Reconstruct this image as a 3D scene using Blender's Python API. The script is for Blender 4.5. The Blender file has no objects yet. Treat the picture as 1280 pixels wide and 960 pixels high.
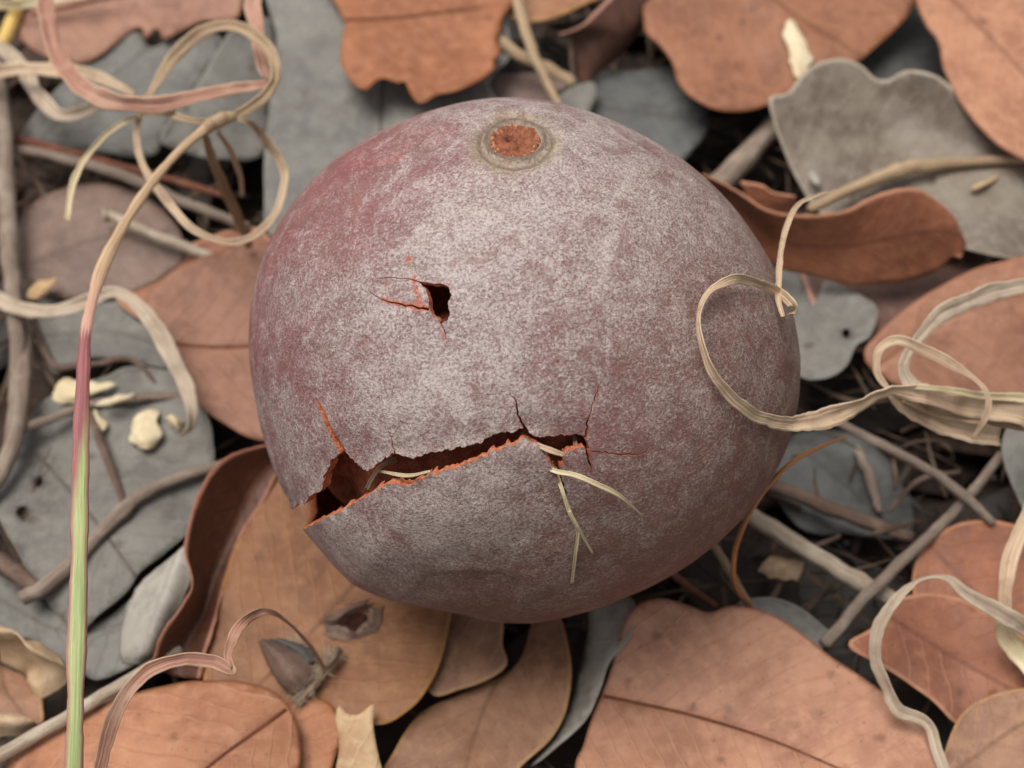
import bpy, bmesh, math, random
import numpy as np
from mathutils import Vector, noise as mnoise
from mathutils.geometry import delaunay_2d_cdt

random.seed(7); np.random.seed(7)
SC = bpy.context.scene
COL = SC.collection
MM = 0.001                                   # everything below is laid out in millimetres

# ------------------------------------------------------------------ camera
LENS, SENSOR = 50.0, 36.0
FPX = 1280.0 * LENS / SENSOR
ELEV = math.radians(58.0)
FWD = np.array([0.0, math.cos(ELEV), -math.sin(ELEV)])
RIGHT = np.array([1.0, 0.0, 0.0])
UP = np.cross(RIGHT, FWD)
FC = np.array([0.0, 0.0, 32.0])              # centre of the fruit
FR = 34.0
def pdir(px, py):
    d = FWD + RIGHT * ((px - 640.0) / FPX) + UP * ((480.0 - py) / FPX)
    return d / np.linalg.norm(d)
CAM = FC - pdir(655, 452) * 183.0
cam = bpy.data.cameras.new('camera'); camo = bpy.data.objects.new('camera', cam); COL.objects.link(camo)
camo.location = Vector(CAM * MM); camo.rotation_euler = (math.pi / 2 - ELEV, 0, 0)
cam.lens = LENS; cam.sensor_width = SENSOR; cam.clip_start = 0.005; cam.clip_end = 100.0
cam.dof.use_dof = True; cam.dof.focus_distance = 0.157; cam.dof.aperture_fstop = 25.0
SC.camera = camo

# ------------------------------------------------------------------ sky, sun, exposure
SUN_EL, SUN_AZ = math.radians(74), math.radians(-65)   # azimuth from +Y towards +X
w = bpy.data.worlds.new('World'); SC.world = w; w.use_nodes = True
nt = w.node_tree; bg = nt.nodes['Background']
sky = nt.nodes.new('ShaderNodeTexSky'); sky.sky_type = 'NISHITA'; sky.sun_disc = False
sky.sun_elevation = SUN_EL; sky.sun_rotation = SUN_AZ; sky.dust_density = 4.0; sky.air_density = 1.0; sky.ozone_density = 1.0
hs = nt.nodes.new('ShaderNodeHueSaturation'); hs.inputs['Saturation'].default_value = 0.06
nt.links.new(sky.outputs[0], hs.inputs['Color']); nt.links.new(hs.outputs[0], bg.inputs[0])
bg.inputs[1].default_value = 0.06
sl = bpy.data.lights.new('sun', 'SUN'); sl.energy = 1.5; sl.angle = math.radians(35); sl.color = (1.0, 0.94, 0.86)
so = bpy.data.objects.new('sun', sl); COL.objects.link(so)
sd = Vector((math.sin(SUN_AZ) * math.cos(SUN_EL), math.cos(SUN_AZ) * math.cos(SUN_EL), math.sin(SUN_EL)))
so.rotation_euler = (-sd).to_track_quat('-Z', 'Y').to_euler(); so.location = sd * 2.0
vs = SC.view_settings; vs.view_transform = 'Standard'; vs.look = 'None'; vs.gamma = 1.0; vs.use_curve_mapping = False
vs.exposure = 0.86
SC.cycles.max_bounces = 6; SC.cycles.diffuse_bounces = 4; SC.cycles.glossy_bounces = 2

# ------------------------------------------------------------------ small maths helpers
def P(px, py, z):
    """pixel + height above the litter datum (mm) -> point; z may be ('s', off): on the fruit, off mm outside its skin"""
    if isinstance(z, tuple):
        th, ph = px_to_tp(px, py)
        return FC + tp_dir(th, ph) * fruit_r(th, ph) - pdir(px, py) * z[1]
    d = pdir(px, py)
    return CAM + d * ((z - CAM[2]) / d[2])
def project(p):
    q = np.asarray(p) - CAM
    zf = q @ FWD
    return 640 + FPX * (q @ RIGHT) / zf, 480 - FPX * (q @ UP) / zf
def smooth(a, b, x):
    t = np.clip((np.asarray(x, float) - a) / (b - a), 0, 1); return t * t * (3 - 2 * t)
def cr(pts, n, closed=False):
    """Catmull-Rom through rows of numbers, n samples per span"""
    pts = np.array(pts, float); m = len(pts); out = []
    for i in range(m if closed else m - 1):
        if closed: a, b, c, d = pts[i - 1], pts[i], pts[(i + 1) % m], pts[(i + 2) % m]
        else:
            b, c = pts[i], pts[i + 1]
            a = pts[i - 1] if i > 0 else 2 * b - c
            d = pts[i + 2] if i + 2 < m else 2 * c - b
        for k in range(n):
            t = k / n
            out.append(0.5 * (2 * b + (c - a) * t + (2 * a - 5 * b + 4 * c - d) * t * t + (3 * b - a - 3 * c + d) * t ** 3))
    if not closed: out.append(pts[-1])
    return np.array(out)
def resample(poly, step, closed=True):
    poly = np.array(poly, float)
    q = np.vstack([poly, poly[:1]]) if closed else poly
    s = np.r_[0, np.cumsum(np.linalg.norm(np.diff(q, axis=0), axis=1))]
    n = max(3, int(s[-1] / step))
    t = np.linspace(0, s[-1], n, endpoint=not closed)
    return np.stack([np.interp(t, s, q[:, k]) for k in range(q.shape[1])], 1)
def inpoly(pts, poly):
    pts = np.atleast_2d(pts); x, y = pts[:, 0], pts[:, 1]; r = np.zeros(len(pts), bool)
    p = np.asarray(poly); j = len(p) - 1
    for i in range(len(p)):
        c = ((p[i, 1] > y) != (p[j, 1] > y))
        with np.errstate(divide='ignore', invalid='ignore'):
            xi = (p[j, 0] - p[i, 0]) * (y - p[i, 1]) / (p[j, 1] - p[i, 1]) + p[i, 0]
        r ^= c & (x < xi); j = i
    return r
def polydist(pts, line, closed=False):
    """distance to a polyline, signed side, arc position"""
    pts = np.atleast_2d(np.asarray(pts, float)); L = np.asarray(line, float)[:, :2]
    if closed: L = np.vstack([L, L[:1]])
    best = np.full(len(pts), 1e9); side = np.zeros(len(pts)); arc = np.zeros(len(pts)); s0 = 0.0
    for a, b in zip(L[:-1], L[1:]):
        ab = b - a; l = np.linalg.norm(ab)
        if l < 1e-9: continue
        t = np.clip(((pts - a) @ ab) / (l * l), 0, 1)
        q = a + t[:, None] * ab; d = np.linalg.norm(pts - q, axis=1)
        k = d < best
        cs = ab[0] * (pts[:, 1] - a[1]) - ab[1] * (pts[:, 0] - a[0])
        best = np.where(k, d, best); side = np.where(k, np.sign(cs), side); arc = np.where(k, s0 + t * l, arc); s0 += l
    return best, side, arc
def tps(ctrl):
    """height field through control points (px, py, z)"""
    c = np.array(ctrl, float); n = len(c)
    if n == 1: return lambda p: np.full(len(p), c[0, 2])
    X = c[:, :2] / 100.0
    def U(r): return np.where(r > 1e-9, r * r * np.log(r + 1e-12), 0)
    if n == 2:
        ab = X[1] - X[0]; l = ab @ ab
        return lambda p: c[0, 2] + (c[1, 2] - c[0, 2]) * (((p / 100.0 - X[0]) @ ab) / l)
    K = U(np.linalg.norm(X[:, None] - X[None], axis=2)) + np.eye(n) * 1e-3
    Q = np.c_[np.ones(n), X]
    A = np.block([[K, Q], [Q.T, np.zeros((3, 3))]])
    wgt = np.linalg.lstsq(A, np.r_[c[:, 2], 0, 0, 0], rcond=None)[0]
    return lambda p: U(np.linalg.norm(p[:, None] / 100.0 - X[None], axis=2)) @ wgt[:n] + np.c_[np.ones(len(p)), p / 100.0] @ wgt[n:]
def nz(p, s=1.0): return mnoise.noise(Vector((p[0] * s, p[1] * s, p[2] * s)))
def cdt(pts, edges):
    r = delaunay_2d_cdt([Vector((float(a), float(b))) for a, b in pts], [tuple(map(int, e)) for e in edges], [], 0, 1e-6)
    return np.array([tuple(v) for v in r[0]]), np.array([f for f in r[2] if len(f) == 3])

# ------------------------------------------------------------------ object helpers
def mk(name, verts, faces, mats, parent=None, smooth_=True, attrs=None, mi=None, label=None, cat=None, group=None, kind=None):
    verts = np.asarray(verts, float)
    if parent is None:
        org = np.array([verts[:, 0].mean(), verts[:, 1].mean(), verts[:, 2].min()])
    else: org = np.array(parent.matrix_world.translation if False else parent['_o'])
    me = bpy.data.meshes.new(name)
    me.from_pydata(((verts - org) * MM).tolist(), [], [list(map(int, f)) for f in faces])
    for m in (mats if isinstance(mats, (list, tuple)) else [mats]): me.materials.append(m)
    if mi is not None: me.polygons.foreach_set('material_index', np.asarray(mi, dtype=np.int32))
    me.polygons.foreach_set('use_smooth', np.full(len(me.polygons), smooth_))
    for k, a in (attrs or {}).items():
        at = me.attributes.new(k, 'FLOAT', 'POINT'); at.data.foreach_set('value', np.asarray(a, dtype=np.float32))
    me.update()
    o = bpy.data.objects.new(name, me); COL.objects.link(o)
    if parent is None: o.location = Vector(org * MM)
    else: o.parent = parent
    o['_o'] = [float(x) for x in org]
    tag(o, label, cat, group, kind)
    return o
def tag(o, label=None, cat=None, group=None, kind=None):
    if label: o['label'] = label
    if cat: o['category'] = cat
    if group: o['group'] = group
    if kind: o['kind'] = kind
def empty(name, org, label, cat):
    o = bpy.data.objects.new(name, None); COL.objects.link(o); o.empty_display_size = 0.01
    o.location = Vector(np.array(org) * MM); o['_o'] = [float(x) for x in org]; tag(o, label, cat); return o
def vnormals(v, f):
    f = np.asarray(f); n = np.zeros_like(v)
    fn = np.cross(v[f[:, 1]] - v[f[:, 0]], v[f[:, 2]] - v[f[:, 0]])
    for k in range(3): np.add.at(n, f[:, k], fn)
    return n / (np.linalg.norm(n, axis=1)[:, None] + 1e-12)
def thicken(v, f, th, attrs):
    """sheet of triangles -> closed thin solid (outer, inner, rim)"""
    f = np.asarray(f); n = vnormals(v, f); N = len(v)
    V = np.vstack([v + n * th / 2, v - n * th / 2])
    F = [tuple(t) for t in f] + [tuple(t[::-1] + N) for t in f]
    cnt = {}
    for t in f:
        for a, b in ((t[0], t[1]), (t[1], t[2]), (t[2], t[0])):
            cnt[(a, b)] = cnt.get((a, b), 0) + 1
    rim = [(a, b) for (a, b) in cnt if (b, a) not in cnt]
    F += [(b, a, a + N, b + N) for a, b in rim]
    return V, F, {k: np.r_[a, a] for k, a in attrs.items()}, len(f)

# ------------------------------------------------------------------ material helpers
def lin(r, g, b):
    f = lambda c: (c / 255 / 12.92) if c / 255 <= 0.04045 else ((c / 255 + 0.055) / 1.055) ** 2.4
    return (f(r), f(g), f(b), 1.0)
class NT:
    def __init__(s, name):
        s.m = bpy.data.materials.new(name); s.m.use_nodes = True; s.t = s.m.node_tree
        s.b = s.t.nodes['Principled BSDF']; s.out = s.t.nodes['Material Output']
    def n(s, typ, **kw):
        nd = s.t.nodes.new('ShaderNode' + typ)
        for k, v in kw.items():
            if k.startswith('i_'):
                key = k[2:]; key = int(key) if key.isdigit() else key.replace('_', ' ')
                s.put(nd.inputs[key], v)
            else: setattr(nd, k, v)
        return nd
    def put(s, sock, v):
        if hasattr(v, 'is_output') or isinstance(v, bpy.types.NodeSocket): s.t.links.new(v, sock)
        else: sock.default_value = v
    def attr(s, name): return s.n('Attribute', attribute_name=name).outputs['Fac']
    def math(s, op, a, b=0.0, c=None, clamp=False):
        nd = s.n('Math', operation=op, use_clamp=clamp); s.put(nd.inputs[0], a); s.put(nd.inputs[1], b)
        if c is not None: s.put(nd.inputs[2], c)
        return nd.outputs[0]
    def ss(s, x, a, b, lo=0.0, hi=1.0):
        nd = s.n('MapRange', interpolation_type='SMOOTHSTEP'); s.put(nd.inputs['Value'], x)
        nd.inputs['From Min'].default_value = a; nd.inputs['From Max'].default_value = b
        nd.inputs['To Min'].default_value = lo; nd.inputs['To Max'].default_value = hi
        return nd.outputs[0]
    def mix(s, f, a, b, mode='MIX'):
        nd = s.n('MixRGB', blend_type=mode); s.put(nd.inputs[0], f); s.put(nd.inputs[1], a); s.put(nd.inputs[2], b); return nd.outputs[0]
    def pos(s, scale=1.0):
        g = s.n('NewGeometry').outputs['Position']
        v = s.n('VectorMath', operation='SCALE'); s.put(v.inputs[0], g); v.inputs['Scale'].default_value = 1000.0 * scale; return v.outputs[0]
    def vec(s, x, y, z=0.0):
        c = s.n('CombineXYZ'); s.put(c.inputs[0], x); s.put(c.inputs[1], y); s.put(c.inputs[2], z); return c.outputs[0]
    def noise(s, vec, scale, detail=3.0, rough=0.55, dist=0.0):
        nd = s.n('TexNoise'); s.put(nd.inputs['Vector'], vec); nd.inputs['Scale'].default_value = scale
        nd.inputs['Detail'].default_value = detail; nd.inputs['Roughness'].default_value = rough; nd.inputs['Distortion'].default_value = dist
        return nd.outputs['Fac']
    def rand(s): return s.n('ObjectInfo').outputs['Random']
    def bump(s, h, dist_mm, strength=1.0):
        nd = s.n('Bump'); s.put(nd.inputs['Height'], h); nd.inputs['Distance'].default_value = dist_mm * MM; nd.inputs['Strength'].default_value = strength
        s.put(s.b.inputs['Normal'], nd.outputs[0])
    def fin(s, col, rough=0.7, spec=0.3):
        s.put(s.b.inputs['Base Color'], col); s.put(s.b.inputs['Roughness'], rough); s.b.inputs['Specular IOR Level'].default_value = spec
        return s.m

def leaf_mat(name, c1, c2, c3, vein, spot, spots=0.5, rough=0.6, rim=None, rimw=0.5, vs_=0.35, spec=0.3, veinf=0.45, vein2=None):
    s = NT(name); p = s.pos()
    off = s.n('VectorMath', operation='ADD'); s.put(off.inputs[0], p); r = s.rand()
    s.put(off.inputs[1], s.vec(s.math('MULTIPLY', r, 300.0), s.math('MULTIPLY', r, 170.0), 0.0)); q = off.outputs[0]
    a = s.noise(q, 0.10, 4, 0.6, 0.4); b = s.noise(q, 0.45, 5, 0.65)
    col = s.mix(s.ss(a, 0.36, 0.64), c1, c2)
    col = s.mix(s.math('MULTIPLY', s.ss(b, 0.42, 0.70), 0.6), col, c3)
    dk = s.noise(q, 0.19, 5, 0.68, 0.8); col = s.mix(s.math('MULTIPLY', s.ss(dk, 0.54, 0.70), spots * 0.4), col, spot)
    # side veins leaving the midrib at a slant, with fine cross veins between them
    lu, lv = s.attr('lu'), s.attr('lv'); av = s.math('ABSOLUTE', lv)
    wob = s.math('MULTIPLY', s.noise(q, 0.22, 2), 2.6)
    ph = s.math('ADD', s.math('SUBTRACT', lu, s.math('MULTIPLY', av, 0.85)), wob)
    fr = s.math('PINGPONG', ph, 1.75)
    vn = s.ss(fr, 0.0, 0.28, 1.0, 0.0)
    ph2 = s.math('ADD', s.math('ADD', lu, s.math('MULTIPLY', av, 1.1)), s.math('MULTIPLY', s.noise(q, 0.9, 3), 1.8))
    vn2 = s.ss(s.math('PINGPONG', ph2, 0.4), 0.0, 0.16, 1.0, 0.0)
    col = s.mix(s.math('MULTIPLY', s.math('MULTIPLY', vn, s.ss(a, 0.3, 0.7)), veinf), col, vein2 or c3)
    mid = s.ss(av, 0.12, 0.55, 1.0, 0.0)
    col = s.mix(s.math('MULTIPLY', mid, 0.55), col, vein)
    fine = s.noise(q, 2.6, 3, 0.6)
    col = s.mix(s.ss(fine, 0.35, 0.75, 0.0, 0.12), col, c3)
    v = s.n('TexVoronoi'); s.put(v.inputs['Vector'], q); v.inputs['Scale'].default_value = 0.16
    sp = s.ss(s.math('ADD', v.outputs['Distance'], s.math('MULTIPLY', s.noise(q, 0.8, 4), 0.35)), 0.2, 0.36, 1.0, 0.0)
    col = s.mix(s.math('MULTIPLY', sp, spots), col, spot)
    v2 = s.n('TexVoronoi'); s.put(v2.inputs['Vector'], q); v2.inputs['Scale'].default_value = 0.55
    sp2 = s.ss(v2.outputs['Distance'], 0.08, 0.16, 1.0, 0.0)
    col = s.mix(s.math('MULTIPLY', sp2, spots * 0.7), col, spot)
    if rim is not None:
        col = s.mix(s.math('MULTIPLY', s.ss(s.attr('le'), rimw * 0.5, rimw, 1.0, 0.0), 0.8), col, rim)
    h = s.n('HueSaturation'); s.put(h.inputs['Color'], col)
    s.put(h.inputs['Value'], s.math('MULTIPLY_ADD', s.n('TexWhiteNoise', noise_dimensions='1D', i_W=r).outputs['Value'], 0.24, 0.88))
    s.put(h.inputs['Saturation'], s.math('MULTIPLY_ADD', r, 0.2, 0.9))
    ht = s.math('ADD', s.math('MULTIPLY', vn, vs_), s.math('ADD', s.math('MULTIPLY', vn2, 0.12), s.math('ADD', s.math('MULTIPLY', b, 0.7), s.math('MULTIPLY', fine, 0.08))))
    s.bump(ht, 0.22, 0.8)
    return s.fin(h.outputs[0], s.math('MULTIPLY_ADD', b, 0.25, rough - 0.2), spec + 0.15)

def strip_mat(name, c1, c2, c3, edge, rough=0.55, freq=3.0):
    s = NT(name); lu, lv = s.attr('lu'), s.attr('lv')
    q = s.vec(s.math('MULTIPLY', lu, 0.05), s.math('MULTIPLY', lv, freq), s.math('MULTIPLY', s.rand(), 60.0))
    a = s.noise(q, 1.0, 4, 0.7); b = s.noise(s.pos(), 0.16, 3)
    col = s.mix(s.ss(a, 0.38, 0.62), c1, c2)
    col = s.mix(s.math('MULTIPLY', s.ss(b, 0.48, 0.66), 0.6), col, c3)
    sp = s.noise(s.pos(), 3.2, 3, 0.6)
    col = s.mix(s.ss(sp, 0.6, 0.72, 0.0, 0.5), col, c3)
    blo = s.noise(s.pos(), 0.5, 5, 0.7, 1.0); col = s.mix(s.ss(blo, 0.56, 0.7, 0.0, 0.55), col, c3)
    col = s.mix(s.ss(s.math('ABSOLUTE', lv), 0.8, 0.95, 0.0, 0.5), col, edge)
    rib = s.math('SINE', s.math('ADD', s.math('MULTIPLY', lv, 13.0), s.math('MULTIPLY', s.noise(q, 0.6, 2), 9.0)))
    s.bump(s.math('ADD', s.math('MULTIPLY', a, 1.4), s.math('MULTIPLY', rib, 0.18)), 0.12, 0.8)
    return s.fin(col, rough, 0.35)

def bark_mat(name, c1, c2, c3, rough=0.8):
    s = NT(name); lu, lv = s.attr('lu'), s.attr('lv')
    q = s.vec(s.math('MULTIPLY', lu, 0.12), s.math('MULTIPLY', lv, 5.0), s.math('MULTIPLY', s.rand(), 60.0))
    a = s.noise(q, 1.0, 5, 0.7); b = s.noise(s.pos(), 0.25, 4, 0.6)
    col = s.mix(s.ss(a, 0.35, 0.65), c1, c2); col = s.mix(s.math('MULTIPLY', s.ss(b, 0.45, 0.7), 0.8), col, c3)
    s.bump(s.math('ADD', a, s.noise(s.pos(), 1.6, 4)), 0.3, 0.9)
    return s.fin(col, rough, 0.2)

# ------------------------------------------------------------------ materials
BROWN = leaf_mat('leaf_orange_brown', lin(184,128,96), lin(160,106,78), lin(198,146,114), lin(122,74,48), lin(92,62,46), 0.5, 0.66, vs_=0.5, rim=lin(148,94,64), rimw=0.45, spec=0.2, veinf=0.6)
BROWN2 = leaf_mat('leaf_dull_brown', lin(156,108,84), lin(132,88,68), lin(172,124,98), lin(104,64,44), lin(84,56,42), 0.5, 0.64, vs_=0.5, rim=lin(150,98,68), rimw=0.45, spec=0.2, veinf=0.6)
GREYD = leaf_mat('leaf_shade_darkened_grey', lin(84,84,82), lin(66,66,66), lin(98,98,94), lin(60,56,52), lin(56,48,44), 0.7, 0.7)  # grey leaf copy, colour darkened to stand for shade on deep-lying leaves
TAN = leaf_mat('leaf_tan', lin(150,108,82), lin(126,88,66), lin(170,130,100), lin(104,68,46), lin(82,58,44), 0.45, 0.64, rim=lin(176,134,90), rimw=0.6, spec=0.2, veinf=0.5)
RED = leaf_mat('leaf_red_brown', lin(150,90,60), lin(124,72,48), lin(168,108,76), lin(100,54,38), lin(78,44,34), 0.5, 0.6, rim=lin(192,134,98), rimw=0.6, spec=0.22, veinf=0.5)
DARKB = leaf_mat('leaf_dark_brown', lin(98,62,48), lin(78,50,40), lin(114,76,60), lin(70,44,36), lin(66,44,36), 0.4, 0.6, rim=lin(176,124,104), rimw=0.8)
GREY = leaf_mat('leaf_weathered_grey', lin(118,115,109), lin(95,92,88), lin(132,129,122), lin(84,78,72), lin(84,70,60), 0.8, 0.64, vs_=0.4, rim=lin(134,132,124), rimw=0.35)
GREYB = leaf_mat('leaf_grey_brown', lin(122,110,95), lin(94,80,68), lin(138,127,112), lin(134,108,84), lin(72,54,44), 0.8, 0.6, vs_=0.35, rim=lin(168,154,134), rimw=0.5)
MAUVE = leaf_mat('leaf_mauve_brown', lin(128,104,92), lin(104,82,74), lin(142,120,106), lin(86,64,56), lin(76,56,50), 0.5, 0.65)
PALE = leaf_mat('leaf_pale_grey', lin(164,158,148), lin(142,136,128), lin(178,172,162), lin(130,122,112), lin(116,104,94), 0.4, 0.65)
STRAWL = leaf_mat('leaf_straw', lin(198,168,132), lin(172,136,102), lin(212,188,154), lin(150,118,84), lin(130,98,70), 0.4, 0.65)
RIBD = bark_mat('midrib_dark', lin(122,74,52), lin(104,60,42), lin(142,92,68))
RIBG = bark_mat('midrib_grey', lin(120,112,102), lin(98,92,86), lin(140,130,118))
STRAW = strip_mat('dry_grass_straw', lin(210,186,156), lin(182,152,126), lin(150,118,98), lin(222,202,174))
STRAWP = strip_mat('dry_grass_pink', lin(182,138,118), lin(154,108,92), lin(190,154,134), lin(220,196,162))
STRAWO = strip_mat('dry_grass_olive', lin(180,156,124), lin(150,124,98), lin(156,126,104), lin(206,184,150))
STRAWG = strip_mat('dry_grass_grey', lin(196,178,156), lin(164,146,128), lin(142,120,104), lin(208,192,168))
STRAWY = strip_mat('dry_grass_pale', lin(226,212,176), lin(208,188,148), lin(196,172,132), lin(232,220,188))
YELLOW = strip_mat('straw_yellow', lin(228,196,120), lin(210,172,92), lin(190,150,80), lin(236,208,140))
TWIG = bark_mat('twig_grey_brown', lin(152,136,122), lin(120,104,94), lin(168,154,138))
TWIGD = bark_mat('twig_dark', lin(118,96,84), lin(92,74,66), lin(136,116,102))
TWIGP = bark_mat('twig_pale', lin(196,180,160), lin(160,142,124), lin(208,196,176))
TWIGR = bark_mat('twig_reddish', lin(136,88,70), lin(104,64,52), lin(150,104,84))
HUSK = leaf_mat('husk_cream', lin(218,204,172), lin(202,182,146), lin(226,216,190), lin(200,180,140), lin(190,160,120), 0.3, 0.6)
CG0, CG1, CT0 = 0.585, 0.635, 0.714
def culm_mat():
    s = NT('grass_culm'); lt, lv, lu = s.attr('lt'), s.attr('lv'), s.attr('lu')
    q = s.vec(s.math('MULTIPLY', lu, 0.08), s.math('MULTIPLY', lv, 3.0), 0.0)
    a = s.noise(q, 1.2, 4, 0.7)
    t = s.math('ADD', lt, s.math('MULTIPLY', s.math('SUBTRACT', a, 0.5), 0.05))
    grn = s.mix(s.ss(a, 0.4, 0.6), lin(146,164,104), lin(178,182,128))
    yel = s.mix(s.ss(s.math('ABSOLUTE', lv), 0.5, 0.9), grn, lin(170,120,110))
    pur = s.mix(s.ss(a, 0.4, 0.6), lin(138,78,86), lin(160,102,98))
    tan = s.mix(s.ss(a, 0.38, 0.62), lin(208,180,146), lin(180,146,116))
    # lt: 0 at the root end, 1 at the node
    gp = s.math('ADD', lt, s.math('MULTIPLY', lv, -0.05))
    col = s.mix(s.ss(s.math('ADD', gp, s.math('MULTIPLY', s.math('SUBTRACT', a, 0.5), 0.12)), CG0, CG1), yel, pur)
    col = s.mix(s.ss(t, CT0, CT0 + 0.012), col, s.mix(s.ss(lt, CT0 + 0.01, CT0 + 0.09), lin(206,160,142), tan))
    s.bump(a, 0.15, 0.8)
    return s.fin(col, 0.45, 0.4)
CULM = culm_mat()

# ------------------------------------------------------------------ builders
GREYMATS = (GREY, GREYB, PALE, GREYD)
def leaf(name, label, outline, z, mat, midrib=None, wav=0.8, curl=0.0, fold=0.0, groove=0.0, th=0.24, rag=1.0, holes=(), cat='leaf', group=None, ribr=0.35, step=9, curlw=5.0, rib=True):
    zc = [(0, 0, z)] if not isinstance(z, (list, tuple)) else z
    H = tps(zc)
    ol = resample(cr(outline, 8, True), 6.0)
    seed = abs(hash(label)) % 997 if False else sum(map(ord, label)) % 997
    jit = np.array([[nz((i * 0.21, seed, 0.3)), nz((i * 0.21, seed, 9.3))] for i in range(len(ol))])
    ol = ol + jit * rag * 1.3
    loops = [ol] + [resample(cr(h, 6, True), 4.0) for h in holes]
    pts, edges = [], []
    for L in loops:
        b = len(pts); pts += list(L); edges += [(b + i, b + (i + 1) % len(L)) for i in range(len(L))]
    mn, mx = ol.min(0), ol.max(0)
    gx, gy = np.meshgrid(np.arange(mn[0], mx[0], step), np.arange(mn[1], mx[1], step))
    g = np.c_[gx.ravel(), gy.ravel()] + np.random.uniform(-2, 2, (gx.size, 2))
    ed = polydist(g, ol, True)[0]
    g = g[inpoly(g, ol) & (ed > 4)]
    for h in loops[1:]: g = g[~inpoly(g, h) & (polydist(g, h, True)[0] > 3)]
    mr = None
    if midrib is not None:
        mr = resample(cr(midrib, 8), 6.0, closed=False)
        t = np.gradient(mr, axis=0); t /= np.linalg.norm(t, axis=1)[:, None]; nn = np.c_[-t[:, 1], t[:, 0]]
        rows = np.vstack([mr + nn * k for k in (-7, -3.5, 0, 3.5, 7)])
        rows = rows[inpoly(rows, ol) & (polydist(rows, ol, True)[0] > 4)]
        g = g[polydist(g, mr)[0] > 9]; g = np.vstack([g, rows])
    V2, F = cdt(np.vstack([pts, g]), edges)
    c = V2[F].mean(1); keep = inpoly(c, ol)
    for h in loops[1:]: keep &= ~inpoly(c, h)
    F = F[keep]
    used = np.unique(F); rm = np.full(len(V2), -1); rm[used] = np.arange(len(used)); V2 = V2[used]; F = rm[F]
    def height(p, xy=None):
        zz = H(p)
        base = np.array([P(a, b, zc[0][2]) for a, b in p])
        zz = zz + wav * np.array([nz((q[0] + seed, q[1], 3.1), 0.055) + 0.4 * nz((q[0], q[1] + seed, 7.7), 0.16) for q in base])
        e = polydist(p, ol, True)[0] * 0.115
        if curl: zz = zz + curl * (1 - smooth(0, curlw, e)) * (0.75 + 0.5 * np.array([nz((q[0], q[1], seed), 0.06) for q in base]))
        if mr is not None:
            d = polydist(p, mr)[0] * 0.115
            zz = zz + fold * np.sqrt(d * d + 1.0) - groove * np.exp(-(d / 0.7) ** 2)
        return zz, e
    zz, e = height(V2)
    V = np.array([P(a, b, q) for (a, b), q in zip(V2, zz)])
    fn = np.cross(V[F[:, 1]] - V[F[:, 0]], V[F[:, 2]] - V[F[:, 0]])
    if fn[:, 2].sum() < 0: F = F[:, ::-1]
    if mr is not None:
        d, sd_, arc = polydist(V2, mr); lu, lv = arc * 0.115, d * sd_ * 0.115
    else:
        a = random.uniform(0, 6.28); lu = V[:, 0] * math.cos(a) + V[:, 1] * math.sin(a); lv = 40 + V[:, 1] * math.cos(a) - V[:, 0] * math.sin(a)
    VV, FF, A, _ = thicken(V, F, th, dict(lu=lu, lv=lv, le=e))
    o = mk(name, VV, FF, mat, attrs=A, label=label, cat=cat, group=group)
    if mr is not None and rib:
        m2 = mr[inpoly(mr, ol)]
        if len(m2) > 4:
            hz, _ = height(m2)
            pp = [P(a, b, q + 0.10) for (a, b), q in zip(m2, hz)]
            tube_mesh('midrib', pp, np.linspace(ribr, ribr * 0.45, len(pp)), RIBG if mat in GREYMATS else RIBD, parent=o, sides=6, rough=0.0)
    return o

def tube_mesh(name, pts, radii, mat, parent=None, sides=9, rough=0.12, **kw):
    p = np.array(pts, float); n = len(p)
    t = np.gradient(p, axis=0); t /= np.linalg.norm(t, axis=1)[:, None] + 1e-12
    u = np.cross(t[0], [0.3, 0.2, 0.9]); u /= np.linalg.norm(u)
    V, lu, lv, lt = [], [], [], []
    s = np.r_[0, np.cumsum(np.linalg.norm(np.diff(p, axis=0), axis=1))]
    for i in range(n):
        u = u - t[i] * (u @ t[i]); u /= np.linalg.norm(u); v = np.cross(t[i], u)
        for k in range(sides):
            a = 2 * math.pi * k / sides
            r = radii[i] * (1 + rough * 2 * nz((s[i] * 0.35 / max(radii[i], .3) , math.cos(a) * 1.2, math.sin(a) * 1.2 + p[0][0])))
            V.append(p[i] + (u * math.cos(a) + v * math.sin(a)) * r); lu.append(s[i]); lv.append(math.cos(a)); lt.append(s[i] / s[-1])
    F = [(i * sides + k, i * sides + (k + 1) % sides, (i + 1) * sides + (k + 1) % sides, (i + 1) * sides + k) for i in range(n - 1) for k in range(sides)]
    for ring, c in ((0, p[0] - t[0] * radii[0] * 0.3), (n - 1, p[-1] + t[-1] * radii[-1] * 0.3)):
        ci = len(V); V.append(c); lu.append(s[ring]); lv.append(0); lt.append(s[ring] / s[-1])
        for k in range(sides):
            a, b = ring * sides + k, ring * sides + (k + 1) % sides
            F.append((b, a, ci) if ring == 0 else (a, b, ci))
    return mk(name, V, F, mat, parent=parent, attrs=dict(lu=lu, lv=lv, lt=lt), **kw)

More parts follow.
